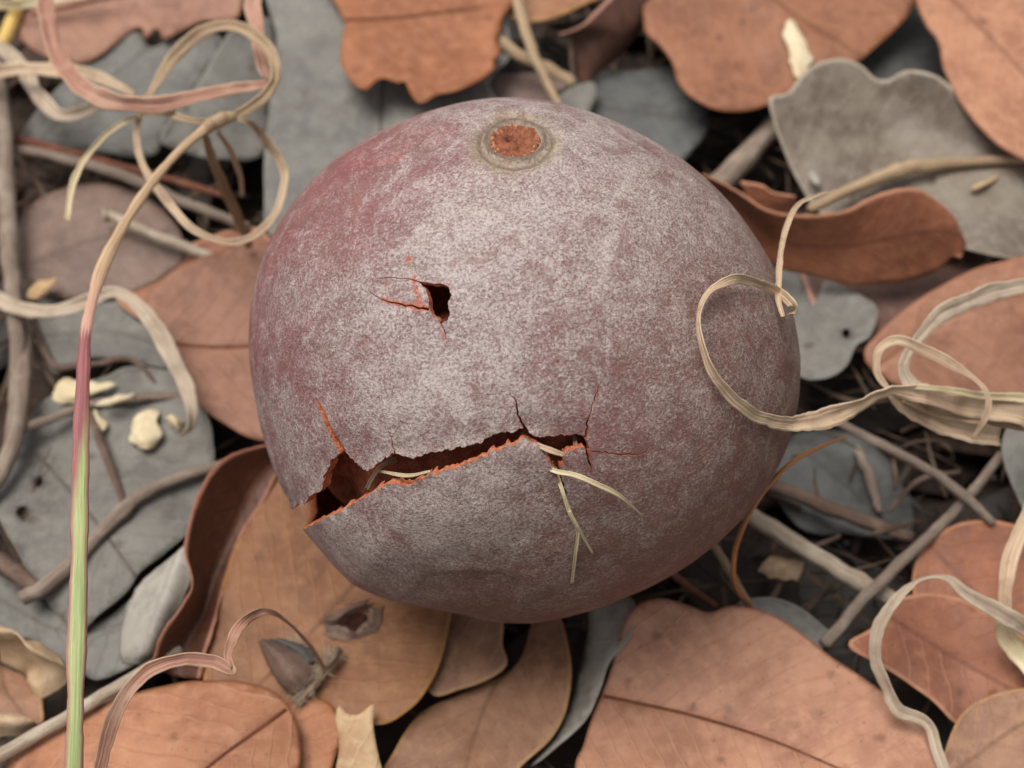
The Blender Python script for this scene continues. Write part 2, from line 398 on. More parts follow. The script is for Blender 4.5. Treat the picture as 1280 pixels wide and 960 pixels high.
def twig(name, label, pts, mat, cat='twig', n=10, knots=(), rough=0.1, **kw):
    """pts: (px, py, z, width_px)"""
    c = []
    for x, y, z, wd in pts:
        q = P(x, y, z); c.append([*q, wd * 0.44 * ((q - CAM) @ FWD) / FPX])
    q = cr(c, n); s = np.arange(len(q))
    for i in range(len(q)):
        wob = q[i, 3] * 0.22
        q[i, :3] += [wob * nz((i * 0.23, q[0, 0], 1.0)), wob * nz((i * 0.23, q[0, 0], 5.0)), wob * nz((i * 0.23, q[0, 0], 9.0))]
    for k, am in knots:
        q[:, 3] *= 1 + am * np.exp(-((s / len(q) - k) / 0.03) ** 2)
    return tube_mesh(name, q[:, :3], np.maximum(q[:, 3], 0.05), mat, label=label, cat=cat, rough=rough, **kw)

def ribbon(name, label, pts, mat, cat='grass', n=10, camber=0.12, th=0.16, parent=None, cols=9, ripple=0.3, crease=0.16, wild=1.0, thin=0.82, **kw):
    """dry grass strip; pts: (px, py, z, width_px, tilt_deg)"""
    c = []
    for x, y, z, wd, tl in pts:
        q = P(x, y, z); c.append([*q, wd * 0.5 * ((q - CAM) @ FWD) / FPX, tl])
    q = cr(c, n); p = q[:, :3]; N = len(p)
    s = np.r_[0, np.cumsum(np.linalg.norm(np.diff(p, axis=0), axis=1))]
    p = p + wild * np.array([[0.30 * nz((s_ * 0.16, p[0][0], k * 7.1)) + 0.10 * nz((s_ * 0.6, p[0][0], k * 9.1)) for k in (1, 2, 3)] for s_ in s]) * np.minimum(1, q[:, 3:4])
    t = np.gradient(p, axis=0); t /= np.linalg.norm(t, axis=1)[:, None] + 1e-12
    V, lu, lv, lt = [], [], [], []
    xs = np.linspace(-1, 1, cols)
    for i in range(N):
        v = CAM - p[i]; v /= np.linalg.norm(v)
        sd0 = np.cross(t[i], v); sd0 /= np.linalg.norm(sd0) + 1e-9
        nn = np.cross(sd0, t[i]); a = math.radians(q[i, 4] + wild * (26 * nz((s[i] * 0.11, p[0][0], 1.7)) + 12 * nz((s[i] * 0.4, p[0][0], 5.7))))
        side = sd0 * math.cos(a) + nn * math.sin(a); nrm = np.cross(side, t[i])
        hw = max(thin * q[i, 3] * (0.93 + 0.22 * nz((s[i] * 0.22, p[0][1], 4.4)) + 0.10 * nz((s[i] * 0.9, p[0][1], 8.4))), 0.04)
        prof = [(x, camber * (x * x) * hw + ripple * hw * 0.5 * nz((s[i] * 0.3, x * 2.0, p[0][0])) - (crease * hw * math.exp(-(x / 0.16) ** 2))) for x in xs]
        for k, (x, h) in enumerate(prof):
            V.append(p[i] + side * hw * x + nrm * (h + th / 2)); lu.append(s[i]); lv.append(x); lt.append(s[i] / s[-1])
        for k, (x, h) in list(enumerate(prof))[::-1]:
            V.append(p[i] + side * hw * x + nrm * (h - th / 2)); lu.append(s[i]); lv.append(x); lt.append(s[i] / s[-1])
    R = 2 * cols
    F = [(i * R + k, i * R + (k + 1) % R, (i + 1) * R + (k + 1) % R, (i + 1) * R + k) for i in range(N - 1) for k in range(R)]
    F += [tuple(range(R - 1, -1, -1)), tuple((N - 1) * R + k for k in range(R))]
    return mk(name, V, F, mat, parent=parent, attrs=dict(lu=lu, lv=lv, lt=lt), label=label, cat=(cat if parent is None else None), **kw)

def loft(name, label, rows, mat, n=8, th=0.26, wav=0.3, cat='leaf', ribcol=None, rib_mat=None, rag=0.25, parent=None, **kw):
    """curled leaf through a grid of (px, py, z)"""
    G = np.array([[P(*c) for c in r] for r in rows])
    A = np.array([cr(r, n) for r in G])                       # across
    B = np.array([cr(A[:, j], n) for j in range(A.shape[1])]) # along
    G2 = B.transpose(1, 0, 2); nr, nc = G2.shape[:2]
    seed = sum(map(ord, name + (label or ''))) % 97
    V = G2.reshape(-1, 3).copy()
    lu = np.zeros(len(V)); lv = np.zeros(len(V)); le = np.zeros(len(V))
    for i in range(nr):
        mid = nc // 2 if ribcol is None else int(ribcol * (nc - 1))
        for j in range(nc):
            k = i * nc + j
            lu[k] = np.linalg.norm(G2[i, mid] - G2[0, mid]); lv[k] = np.linalg.norm(G2[i, j] - G2[i, mid]) * (1 if j > mid else -1)
            le[k] = min(np.linalg.norm(G2[i, j] - G2[i, 0]), np.linalg.norm(G2[i, j] - G2[i, -1]))
    for k in range(len(V)):
        V[k] += wav * np.array([nz(V[k] + seed, 0.12), nz(V[k] + seed + 31, 0.12), nz(V[k] + seed + 63, 0.12)])
        if le[k] < 1e-6: V[k] += rag * np.array([nz(V[k], 0.7), nz(V[k] + 9, 0.7), 0])
    F = []
    for i in range(nr - 1):
        for j in range(nc - 1):
            a, b, c, d = i * nc + j, i * nc + j + 1, (i + 1) * nc + j + 1, (i + 1) * nc + j
            F += [(a, b, c), (a, c, d)]
    VV, FF, AT, _ = thicken(V, F, th, dict(lu=lu, lv=lv, le=le))
    o = mk(name, VV, FF, mat, attrs=AT, label=label, cat=(cat if parent is None else None), parent=parent, **kw)
    if ribcol is not None:
        j = int(ribcol * (nc - 1)); pp = [V[i * nc + j] for i in range(nr)]
        tube_mesh('midrib', pp, np.linspace(0.4, 0.2, len(pp)), rib_mat or RIBD, parent=o, sides=6, rough=0.0)
    return o

# ------------------------------------------------------------------ fruit surface (needed by anything lying on it)
E1 = RIGHT; VW = (CAM - FC) / np.linalg.norm(CAM - FC)
E1 = RIGHT - VW * (RIGHT @ VW); E1 /= np.linalg.norm(E1); E2 = np.cross(VW, E1)
OUT = [(620,122),(690,127),(760,149),(815,176),(862,207),(905,246),(942,293),(972,345),(993,398),(1001,450),(998,505),(984,560),(955,615),(920,657),
       (880,692),(830,724),(780,747),(720,768),(660,779),(600,775),(548,766),(490,752),(440,731),(408,697),(382,662),(364,637),(346,597),(330,550),(319,500),(311,440),
       (311,400),(318,355),(332,310),(352,272),(378,238),(415,200),(455,174),(500,153),(560,132)]
_ph, _f = [], []
for x, y in OUT:
    d = pdir(x, y); q = CAM + d * ((FC - CAM) @ d) - FC
    _ph.append(math.atan2(q @ E2, q @ E1)); _f.append(np.linalg.norm(q) / FR)
_o = np.argsort(_ph); _ph = np.array(_ph)[_o]; _f = np.array(_f)[_o]
_ph3 = np.r_[_ph - 2 * math.pi, _ph, _ph + 2 * math.pi]; _f3 = np.r_[_f, _f, _f]
def fruit_r(th, ph):
    f = np.interp(ph, _ph3, _f3)
    return FR * (1 + (f - 1) * np.sin(th) ** 2)
def tp_dir(th, ph):
    return VW * math.cos(th) + (E1 * math.cos(ph) + E2 * math.sin(ph)) * math.sin(th)
def px_to_tp(px, py):
    d = pdir(px, py); tc = (FC - CAM) @ d; q = CAM + d * tc - FC
    def g(t):
        v = CAM + d * t - FC; r = np.linalg.norm(v); th = math.acos(np.clip(v @ VW / r, -1, 1)); ph = math.atan2(v @ E2, v @ E1)
        return r - fruit_r(th, ph), th, ph
    e, th, ph = g(tc)
    if e >= 0: return th + e / FR * 1.6, ph
    lo, hi = tc - 45, tc
    for _ in range(40):
        m = 0.5 * (lo + hi)
        if g(m)[0] > 0: lo = m
        else: hi = m
    e, th, ph = g(hi); return th, ph
# ------------------------------------------------------------------ ground and the unsorted litter below the leaves
def soil_mat():
    s = NT('soil'); p = s.pos(); a = s.noise(p, 0.15, 6, 0.65); b = s.noise(p, 1.4, 5, 0.7)
    col = s.mix(s.ss(a, 0.35, 0.65), lin(58,48,42), lin(84,72,62)); col = s.mix(s.ss(b, 0.5, 0.75, 0, 0.6), col, lin(104,92,80))
    s.bump(s.math('ADD', s.math('MULTIPLY', a, 4.0), b), 1.2, 1.0); return s.fin(col, 0.95, 0.1)
SOIL = soil_mat()
def ground():
    n = 90; xs = np.r_[-6000, -2000, -700, np.linspace(-260, 260, n), 700, 2000, 6000]
    m = len(xs); V = []
    for y in xs:
        for x in xs:
            V.append((x, y + 20, -28.0 + 2.2 * nz((x, y, 0.5), 0.05) + 1.1 * nz((x, y, 4.5), 0.16)))
    F = [(j * m + i, j * m + i + 1, (j + 1) * m + i + 1, (j + 1) * m + i) for j in range(m - 1) for i in range(m - 1)]
    o = mk('ground', V, F, SOIL, kind='structure'); o['label'] = 'dark soil underneath the leaf litter'
ground()
def litter_mat():
    s = NT('litter_leaves'); p = s.pos(); t = s.attr('tint'); lu, lv = s.attr('lu'), s.attr('lv')
    r = s.n('ValToRGB'); s.put(r.inputs[0], t); cr_ = r.color_ramp; cr_.interpolation = 'CONSTANT'
    cols = [lin(60,58,56), lin(62,45,37), lin(50,44,41), lin(72,54,45), lin(66,64,62), lin(48,38,34), lin(68,56,48)]
    for i, c in enumerate(cols):
        e = cr_.elements[i] if i < 2 else cr_.elements.new(i / len(cols)); e.position = i / len(cols); e.color = c
    a = s.noise(p, 0.2, 5, 0.6); col = s.mix(s.ss(a, 0.3, 0.7, 0, 0.5), r.outputs[0], lin(58,48,42))
    vn = s.ss(s.math('PINGPONG', s.math('SUBTRACT', lu, s.math('ABSOLUTE', lv)), 1.8), 0, 0.3, 1.0, 0.0)
    col = s.mix(s.math('MULTIPLY', vn, 0.25), col, lin(100,76,60))
    col = s.mix(s.ss(s.math('ABSOLUTE', lv), 0.2, 0.5, 0.6, 0.0), col, lin(110,78,58))
    s.bump(s.math('ADD', a, vn), 0.3, 0.8); return s.fin(col, 0.65, 0.25)
def litter():
    LM = litter_mat(); V, F, T, LU, LV = [], [], [], [], []
    def add(x, y, z, L, W, az, tx, ty, bend, cup, nu=10, nv=6):
        ca, sa = math.cos(az), math.sin(az); b = len(V); tint = random.random(); sd = random.uniform(0, 99)
        for side in (0.18, -0.18):
            for i in range(nu + 1):
                u = i / nu; hw = W * (math.sin(math.pi * min(1, 0.03 + 0.94 * u)) ** 0.75) * (1.1 - 0.25 * u)
                for j in range(nv + 1):
                    v = -1 + 2 * j / nv; lx = (u - 0.5) * L; ly = hw * v * (1 + 0.1 * nz((u * 4, v, sd)))
                    lz = bend * (1 - 4 * (u - 0.5) ** 2) + cup * v * v * hw / W + 0.9 * nz((lx * 0.09, ly * 0.09, sd)) + lx * tx + ly * ty + side
                    V.append((x + lx * ca - ly * sa, y + lx * sa + ly * ca, z + lz)); T.append(tint); LU.append(lx); LV.append(ly)
        n1 = (nu + 1) * (nv + 1)
        for i in range(nu):
            for j in range(nv):
                a = b + i * (nv + 1) + j; q = (a, a + nv + 1, a + nv + 2, a + 1); F.append(q); F.append(tuple(k + n1 for k in q[::-1]))
        ring = [i * (nv + 1) for i in range(nu + 1)] + [nu * (nv + 1) + j for j in range(1, nv + 1)] + [i * (nv + 1) + nv for i in range(nu - 1, -1, -1)] + [j for j in range(nv - 1, 0, -1)]
        for k in range(len(ring)):
            a, c = b + ring[k], b + ring[(k + 1) % len(ring)]; F.append((c, a, a + n1, c + n1))
    for k in range(1250):
        x, y = random.uniform(-240, 240), random.uniform(-200, 290)
        px, py = project((x, y, 0)); inside = -420 < px < 1700 and -330 < py < 1300
        if inside:
            if random.random() < 0.35: continue
            z = random.uniform(-26, -15.0); add(x, y, z, random.uniform(22, 50), random.uniform(7, 14), random.uniform(0, 6.28), random.gauss(0, .06), random.gauss(0, .09), random.uniform(-1.5, 1.5), random.uniform(-1.5, 2))
        else:
            z = random.uniform(-20, 1); add(x, y, z, random.uniform(35, 80), random.uniform(11, 21), random.uniform(0, 6.28), random.gauss(0, .08), random.gauss(0, .1), random.uniform(-3, 4), random.uniform(-2, 5))
    o = mk('leaf_litter', V, F, LM, attrs=dict(tint=T, lu=LU, lv=LV), label='dense mass of decaying leaves deep in the gaps of the litter', cat='leaf litter', kind='stuff')
    # soil crumbs and splinters in the gaps
    V, F, T = [], [], []
    ico = [(0,0,1),(.89,0,.45),(.28,.85,.45),(-.72,.53,.45),(-.72,-.53,.45),(.28,-.85,.45),(.72,.53,-.45),(-.28,.85,-.45),(-.89,0,-.45),(-.28,-.85,-.45),(.72,-.53,-.45),(0,0,-1)]
    fc = [(0,1,2),(0,2,3),(0,3,4),(0,4,5),(0,5,1),(1,6,2),(2,7,3),(3,8,4),(4,9,5),(5,10,1),(6,7,2),(7,8,3),(8,9,4),(9,10,5),(10,6,1),(11,7,6),(11,8,7),(11,9,8),(11,10,9),(11,6,10)]
    for k in range(4200):
        x, y = random.uniform(-100, 100), random.uniform(-80, 150); r = random.uniform(0.25, 0.8) * (1.8 if random.random() < .08 else 1)
        sx = random.uniform(0.6, 1.2) if random.random() < .7 else random.uniform(3, 9); a = random.uniform(0, 6.28); b = len(V); t = random.random()
        z = random.uniform(-26.0, -14.0)
        for q in ico:
            X, Y = q[0] * r * sx * random.uniform(.8, 1.2), q[1] * r * random.uniform(.7, 1.2)
            V.append((x + X * math.cos(a) - Y * math.sin(a), y + X * math.sin(a) + Y * math.cos(a), z + q[2] * r * .7 + X * 0.08)); T.append(t)
        F += [(b + p_, b + q_, b + r_) for p_, q_, r_ in fc]
    mk('soil_crumbs', V, F, LM, attrs=dict(tint=T, lu=[0] * len(V), lv=[5] * len(V)), label='loose crumbs and splinters scattered in the dark gaps', cat='debris', kind='stuff')
litter()
def splinters():
    V, F, lu, lv = [], [], [], []
    for k in range(900):
        x, y = random.uniform(-95, 95), random.uniform(-75, 150); z = random.uniform(-15, -6.5); l = random.uniform(3, 16) * (1.8 if random.random() < .15 else 1); r = random.uniform(.18, .6)
        a = random.uniform(0, 6.28); el = random.gauss(0, .12); d = np.array([math.cos(a), math.sin(a), el]); sd_ = np.array([-math.sin(a), math.cos(a), 0]); up = np.cross(d, sd_); b = len(V); bn = random.gauss(0, .08) * l
        for i, t in enumerate((-.5, -.17, .17, .5)):
            q = np.array([x, y, z]) + d * l * t + sd_ * bn * (4 * t * t - 1) * .5
            for j in range(5):
                c = 2 * math.pi * j / 5; V.append(q + (sd_ * math.cos(c) + up * math.sin(c)) * r * (.6 if i in (0, 3) else 1) * random.uniform(.85, 1.15)); lu.append(l * t + k * 5); lv.append(math.cos(c))
        for i in range(3):
            for j in range(5): F.append((b + i * 5 + j, b + i * 5 + (j + 1) % 5, b + (i + 1) * 5 + (j + 1) % 5, b + (i + 1) * 5 + j))
        F += [tuple(b + j for j in range(4, -1, -1)), tuple(b + 15 + j for j in range(5))]
    mk('twig_splinters', V, F, bark_mat('splinter_brown', lin(110,92,78), lin(82,66,56), lin(128,110,94)), attrs=dict(lu=lu, lv=lv), label='tangle of thin broken twig splinters filling the gaps between leaves', cat='debris', kind='stuff')
splinters()

# ------------------------------------------------------------------ the dried fruit
def fruit_mats():
    s = NT('fruit_skin'); p = s.pos()
    bl, red, scuff, scar, brn = s.attr('bloom'), s.attr('red'), s.attr('scuff'), s.attr('scar'), s.attr('brown')
    a = s.noise(p, 0.09, 4, 0.6, 0.5); b = s.noise(p, 0.30, 5, 0.62, 0.6)
    f1 = s.noise(p, 1.3, 5, 0.74, 0.8); f2 = s.noise(p, 3.2, 4, 0.7, 0.4); f3 = s.noise(p, 9.0, 2, 0.6)
    base = s.mix(s.ss(a, 0.36, 0.62), lin(136,92,92), lin(134,98,92))
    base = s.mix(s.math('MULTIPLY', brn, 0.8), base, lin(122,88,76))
    base = s.mix(s.math('MULTIPLY', red, s.ss(b, 0.35, 0.65, 0.1, 0.8)), base, lin(158,84,88))
    base = s.mix(s.ss(b, 0.54, 0.72, 0, 0.5), base, lin(152,106,92))
    cov = s.math('ADD', s.math('MULTIPLY', bl, 0.20), s.math('MULTIPLY', s.math('SUBTRACT', b, 0.5), 0.33))
    cov = s.math('ADD', cov, s.math('MULTIPLY', s.math('SUBTRACT', a, 0.5), 0.2))
    cov = s.math('SUBTRACT', cov, s.math('MULTIPLY', red, 0.06))
    mix = s.math('ADD', s.math('ADD', s.math('MULTIPLY', f1, 0.34), s.math('MULTIPLY', f2, 0.42)), s.math('MULTIPLY', f3, 0.24))
    m = s.ss(s.math('ADD', mix, s.math('SUBTRACT', cov, 0.135)), 0.375, 0.645)
    bloom = s.mix(s.ss(f2, 0.35, 0.65), lin(180,167,166), lin(214,205,202))
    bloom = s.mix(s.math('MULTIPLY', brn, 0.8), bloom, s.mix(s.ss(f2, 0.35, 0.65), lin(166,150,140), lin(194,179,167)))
    col = s.mix(s.math('MULTIPLY', m, 0.80), base, bloom)
    # wider rubbed places and stuck dirt
    rub = s.noise(p, 0.16, 6, 0.7, 1.2); col = s.mix(s.ss(rub, 0.54, 0.64, 0.0, 0.5), col, base)
    dirt = s.noise(p, 0.7, 5, 0.7, 1.5); col = s.mix(s.ss(dirt, 0.64, 0.72, 0.0, 0.55), col, lin(108,78,64))
    pit = s.ss(s.math('ADD', s.math('MULTIPLY', f3, 0.5), s.math('MULTIPLY', f2, 0.5)), 0.36, 0.46, 0.5, 0.0)
    col = s.mix(pit, col, lin(112,70,68))
    # corky greenish collar round the stem scar
    dn = s.math('ADD', scar, s.math('MULTIPLY', s.math('SUBTRACT', b, 0.5), 5.0))
    col = s.mix(s.ss(dn, 4.0, 6.6, 0.6, 0.0), col, s.mix(s.ss(f1, 0.4, 0.6), lin(150,128,104), lin(184,170,142)))
    ring = s.math('PINGPONG', s.math('ADD', scar, s.math('MULTIPLY', f1, 0.25)), 0.5)
    col = s.mix(s.math('MULTIPLY', s.ss(scar, 3.9, 5.4, 0.6, 0.0), s.ss(ring, 0.1, 0.4)), col, lin(92,70,56))
    sc = s.ss(s.math('ADD', scuff, s.math('MULTIPLY', s.math('SUBTRACT', f1, 0.5), 0.9)), 0.45, 0.75)
    col = s.mix(s.math('MULTIPLY', sc, 0.85), col, s.mix(s.ss(f2, 0.4, 0.6), lin(176,96,80), lin(200,124,98)))
    h = s.math('ADD', s.math('ADD', s.math('MULTIPLY', f1, 1.0), s.math('MULTIPLY', f2, 0.55)), s.math('MULTIPLY', m, 0.2))
    s.bump(h, 0.34, 0.8); skin = s.fin(col, s.math('MULTIPLY_ADD', m, 0.2, 0.55), 0.3)
    s = NT('fruit_inside'); p = s.pos(); a = s.noise(p, 0.6, 5, 0.7)
    s.bump(a, 0.8); inner = s.fin(s.mix(s.ss(a, 0.35, 0.65), lin(150,74,54), lin(186,110,80)), 0.75, 0.2)
    s = NT('fruit_broken_edge'); p = s.pos(); a = s.noise(p, 2.5, 4, 0.7)
    s.bump(a, 0.4); rim = s.fin(s.mix(s.ss(a, 0.35, 0.65), lin(190,98,68), lin(226,148,108)), 0.8, 0.15)
    s = NT('fruit_stem_scar'); p = s.pos(); a = s.noise(p, 1.6, 5, 0.7); r = s.attr('rr')
    col = s.mix(s.ss(a, 0.35, 0.65), lin(128,74,54), lin(170,108,80)); col = s.mix(s.ss(s.math('MULTIPLY', r, a), 0.42, 0.55), col, lin(224,168,124))
    col = s.mix(s.attr('pit'), col, lin(70,30,22))
    s.bump(a, 0.5); scar_m = s.fin(col, 0.7, 0.25)
    return skin, inner, rim, scar_m

def sliver(pts):
    """narrow crack polygon from (px, py, width)"""
    q = resample(cr(pts, 6), 4.0, closed=False); t = np.gradient(q[:, :2], axis=0); t /= np.linalg.norm(t, axis=1)[:, None]
    nn = np.c_[-t[:, 1], t[:, 0]]
    j = np.array([nz((i * 0.9, pts[0][0], 2.2)) for i in range(len(q))])[:, None] * 2.6
    return np.vstack([q[:, :2] + nn * (q[:, 2:3] / 2 + j), (q[:, :2] - nn * (q[:, 2:3] / 2 - j))[::-1]])
def jag(poly, step=3.0, amp=1.5):
    q = resample(poly, step); s = pd = np.roll(q, -1, 0) - np.roll(q, 1, 0); s = s / (np.linalg.norm(s, axis=1)[:, None] + 1e-9)
    nn = np.c_[-s[:, 1], s[:, 0]]
    return q + nn * np.array([nz((i * 0.55, 3.3, 8.8)) + 0.6 * nz((i * 1.3, 7.3, 1.8)) for i in range(len(q))])[:, None] * amp
CRACK = [(278,620),(346,640),(363,637),(369,633),(381,629),(387,621),(401,614),(404,594),(411,578),(426,566),(438,576),(454,590),(464,587),(472,578),(493,566),(515,574),(535,566),(564,562),
         (600,553),(619,543),(645,539),(657,535),(665,545),(688,545),(726,545),(733,547),(732,559),(706,565),(704,583),(692,583),(684,570),(671,553),(653,549),(629,557),(600,568),
         (580,578),(535,592),(515,602),(489,600),(458,619),(448,624),(430,636),(401,649),(383,658),(373,669),(322,696),(266,686)]
HOLE = [(524,353),(534,352),(542,355),(550,354),(561,358),(565,370),(561,377),(560,382),(563,390),(560,400),(552,404),(548,398),(542,395),(537,384),(536,374),(532,361)]
SLIV = [[(426,570,9),(416,545,7),(407,525,4.5),(399,507,3),(394,497,1)], [(657,538,4),(650,525,3),(646,512,2.2),(644,500,1.6),(637,491,0.8)],
        [(733,548,3),(735,530,2.2),(741,508,1.7),(747,490,1.2),(752,476,0.7)], [(731,552,6),(735,565,4.5),(737,578,3),(739,590,1)],
        [(696,580,7),(699,596,5),(705,612,3.5),(709,628,2.2),(711,640,1)], [(736,564,1.2),(760,566,2),(785,569,2),(806,566,1.2),(815,556,.7)],
        [(537,387,3.5),(520,384,2.4),(500,380,2),(482,376,1.4),(463,366,.7)], [(530,354,1.6),(505,348,1.1),(480,347,1),(470,349,.6)],
        [(493,568,2),(489,552,1.4),(487,538,.8)], [(550,402,2),(555,415,1.3),(558,424,.6)]]
SCARPX = (644, 171)
def build_fruit():
    skin, inner, rimm, scar_m = fruit_mats()
    polys_px = [jag(CRACK, 2.6, 2.6), jag(HOLE, 2.5, 1.2)] + [sliver(s_) for s_ in SLIV]
    def disc(pl): return np.array([[th * FR * math.cos(ph), th * FR * math.sin(ph)] for th, ph in (px_to_tp(a, b) for a, b in pl)])
    polys = [disc(pl) for pl in polys_px]
    pts, edges = [], []
    for L in polys:
        b = len(pts); pts += list(L); edges += [(b + i, b + (i + 1) % len(L)) for i in range(len(L))]
    Lall = np.array(pts)
    g = []; sp = 0.62
    for j in range(int(2 * 62 / (sp * .866))):
        for i in range(int(2 * 62 / sp)):
            x, y = -62 + (i + 0.5 * (j & 1)) * sp, -62 + j * sp * .866
            if x * x + y * y < 61 ** 2: g.append((x + random.uniform(-.05, .05), y + random.uniform(-.05, .05)))
    g = np.array(g)
    th = 61.0
    while th < FR * math.pi * 0.985:
        th += 1.8; k = max(24, int(2 * math.pi * FR * math.sin(min(th / FR, math.pi * .985)) / 1.8)); k = max(k, 60)
        a = np.linspace(0, 2 * math.pi, k, endpoint=False) + th; g = np.vstack([g, np.c_[th * np.cos(a), th * np.sin(a)]])
    rmax = th
    g = g[np.array([True] * len(g))]
    # keep the grid clear of the crack edges
    near = np.zeros(len(g), bool); cell = {}
    for q in Lall: cell.setdefault((int(q[0] // 1), int(q[1] // 1)), []).append(q)
    for i, q in enumerate(g):
        cx, cy = int(q[0] // 1), int(q[1] // 1)
        for ax in (-1, 0, 1):
            for ay in (-1, 0, 1):
                for w_ in cell.get((cx + ax, cy + ay), ()):
                    if (w_[0] - q[0]) ** 2 + (w_[1] - q[1]) ** 2 < 0.09: near[i] = True
    g = g[~near]
    D2, F = cdt(np.vstack([Lall, g]), edges)
    c = D2[F].mean(1); keep = np.ones(len(F), bool)
    for L in polys: keep &= ~inpoly(c, L)
    F = F[keep]; used = np.unique(F); rm = np.full(len(D2), -1); rm[used] = np.arange(len(used)); D2 = D2[used]; F = rm[F]
    TH = np.linalg.norm(D2, axis=1) / FR; PH = np.arctan2(D2[:, 1], D2[:, 0])
    DIR = VW[None] * np.cos(TH)[:, None] + (E1[None] * np.cos(PH)[:, None] + E2[None] * np.sin(PH)[:, None]) * np.sin(TH)[:, None]
    R = fruit_r(TH, PH)
    R = R + np.array([0.30 * nz(d, 4.0) + 0.14 * nz(d, 11.0) + 0.05 * nz(d, 26.0) for d in DIR]) * smooth(1.45, 1.0, TH) 
    ts, ps = px_to_tp(*SCARPX); SD = tp_dir(ts, ps)
    s1 = np.cross(SD, VW); s1 /= np.linalg.norm(s1); s2 = np.cross(SD, s1)
    sdist = np.arccos(np.clip(DIR @ SD, -1, 1)) * FR
    sdist = sdist * np.sqrt((DIR @ s1) ** 2 + (DIR @ s2 / 1.28) ** 2 + 1e-12) / np.sqrt((DIR @ s1) ** 2 + (DIR @ s2) ** 2 + 1e-12)
    R0 = R.copy()
    R = R - 0.35 * np.exp(-(sdist / 5.5) ** 2) + 0.46 * np.exp(-((sdist - 3.3) / 0.38) ** 2) - 0.50 * np.exp(-((sdist - 4.3) / 0.32) ** 2) + 0.16 * np.exp(-((sdist - 5.6) / 0.5) ** 2) - 1.6 * smooth(3.1, 2.5, sdist)
    # broken lower flap stands slightly proud, hinged along its lower side
    pj = np.array([project(FC + d * r) for d, r in zip(DIR, R)])
    front = TH < 1.75
    FLAP = np.array([(340,655),(381,656),(430,635),(489,599),(535,591),(600,567),(653,548),(684,569),(697,590),(708,630),(712,650),(640,735),(520,760),(430,740),(370,690)])
    hinge = [(395,700),(450,735),(560,745),(660,715),(712,650),(712,640)]
    hd = polydist(pj, hinge)[0]
    wf = inpoly(pj, FLAP) & front
    R = R + np.where(wf, 0.9 * smooth(0, 110, hd), 0)
    up = inpoly(pj, np.array([(330,600),(345,638),(381,629),(404,594),(426,566),(454,590),(493,566),(564,562),(645,539),(733,547),(740,500),(400,480)])) & front
    cd = polydist(pj, CRACK, True)[0]
    R = R - np.where(up, 0.25 * (1 - smooth(0, 40, cd)), 0)
    # a thin outer scale has come away on the lower side of the flap
    SCALE = np.array([(505,748),(520,735),(528,722),(545,716),(585,715),(625,716),(650,730),(640,775),(540,775),(480,757)])
    sdx = polydist(pj, SCALE, True)[0] * np.where(inpoly(pj, SCALE), 1, -1)
    R = R - np.where(front, 0.38 * smooth(-2.5, 2.5, sdx), 0)
    V = FC + DIR * R[:, None]
    if np.cross(V[F[:, 1]] - V[F[:, 0]], V[F[:, 2]] - V[F[:, 0]])[0] @ (V[F[0, 0]] - FC) < 0: F = F[:, ::-1]
    N = len(V)
    ths = 1.25 + 0.15 * np.array([nz(d, 9.0) for d in DIR])
    VI = FC + DIR * (R - ths)[:, None]
    cnt = set()
    for t in F:
        for k in range(3): cnt.add((int(t[k]), int(t[(k + 1) % 3])))
    rim = [e for e in cnt if (e[1], e[0]) not in cnt]
    outer = [e for e in rim if TH[e[0]] * FR > rmax - 0.5 and TH[e[1]] * FR > rmax - 0.5]
    crk = [e for e in rim if e not in set(outer)]
    faces = [tuple(t) for t in F] + [tuple(t[::-1] + N) for t in F]; mi = [0] * len(F) + [1] * len(F)
    VV = list(V) + list(VI)
    A = {k: [] for k in ('bloom', 'red', 'scuff', 'scar', 'brown')}
    # colours that belong to the skin itself
    def near_(line, w_): return np.where(front, np.exp(-(polydist(pj, line)[0] / w_) ** 2), 0)
    red = np.clip(0.25 * near_([(330,420),(400,350),(470,280)], 70) + near_([(335,330),(352,290),(385,245),(440,205),(500,178),(560,165)], 11) + 0.5 * near_([(312,470),(315,370),(350,285),(420,205),(520,152)], 16) + 0.35 * near_([(400,300),(480,230),(560,190)], 60), 0, 1)
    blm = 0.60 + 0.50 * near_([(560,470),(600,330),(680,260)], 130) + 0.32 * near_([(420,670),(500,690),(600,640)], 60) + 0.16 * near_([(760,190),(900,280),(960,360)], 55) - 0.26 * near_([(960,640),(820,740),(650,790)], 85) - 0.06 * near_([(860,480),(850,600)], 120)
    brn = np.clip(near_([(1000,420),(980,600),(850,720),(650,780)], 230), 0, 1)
    sc = near_([(536,386),(505,381),(478,374)], 4.5) + 0.9 * near_([(517,347),(520,360),(524,380)], 5) + 0.8 * near_([(512,322),(511,328)], 4) + 0.6 * near_([(480,355),(484,360)], 4) + 0.75 * near_([(545,400),(552,415),(556,425)], 5) + 0.75 * near_([(398,502),(410,530),(420,555)], 4.5) + 0.45 * near_([(600,295),(612,297),(620,290)], 5) + 0.5 * near_([(430,235),(470,205),(510,190)], 9) + 0.35 * near_([(470,345),(520,300),(560,250)], 14) + 0.42 * near_([(500,215),(560,225),(600,220)], 16) + 0.3 * near_([(455,160),(530,150)], 8)
    sc = sc + np.where(cd < 3.0, 0.55, 0) * np.where(wf, 1, 0)
    for k, a in (('bloom', blm), ('red', red), ('scuff', sc), ('scar', sdist), ('brown', brn)): A[k] = list(a) + [0.0] * N
    # rim with a middle row so that the broken edge is uneven
    idx = {}
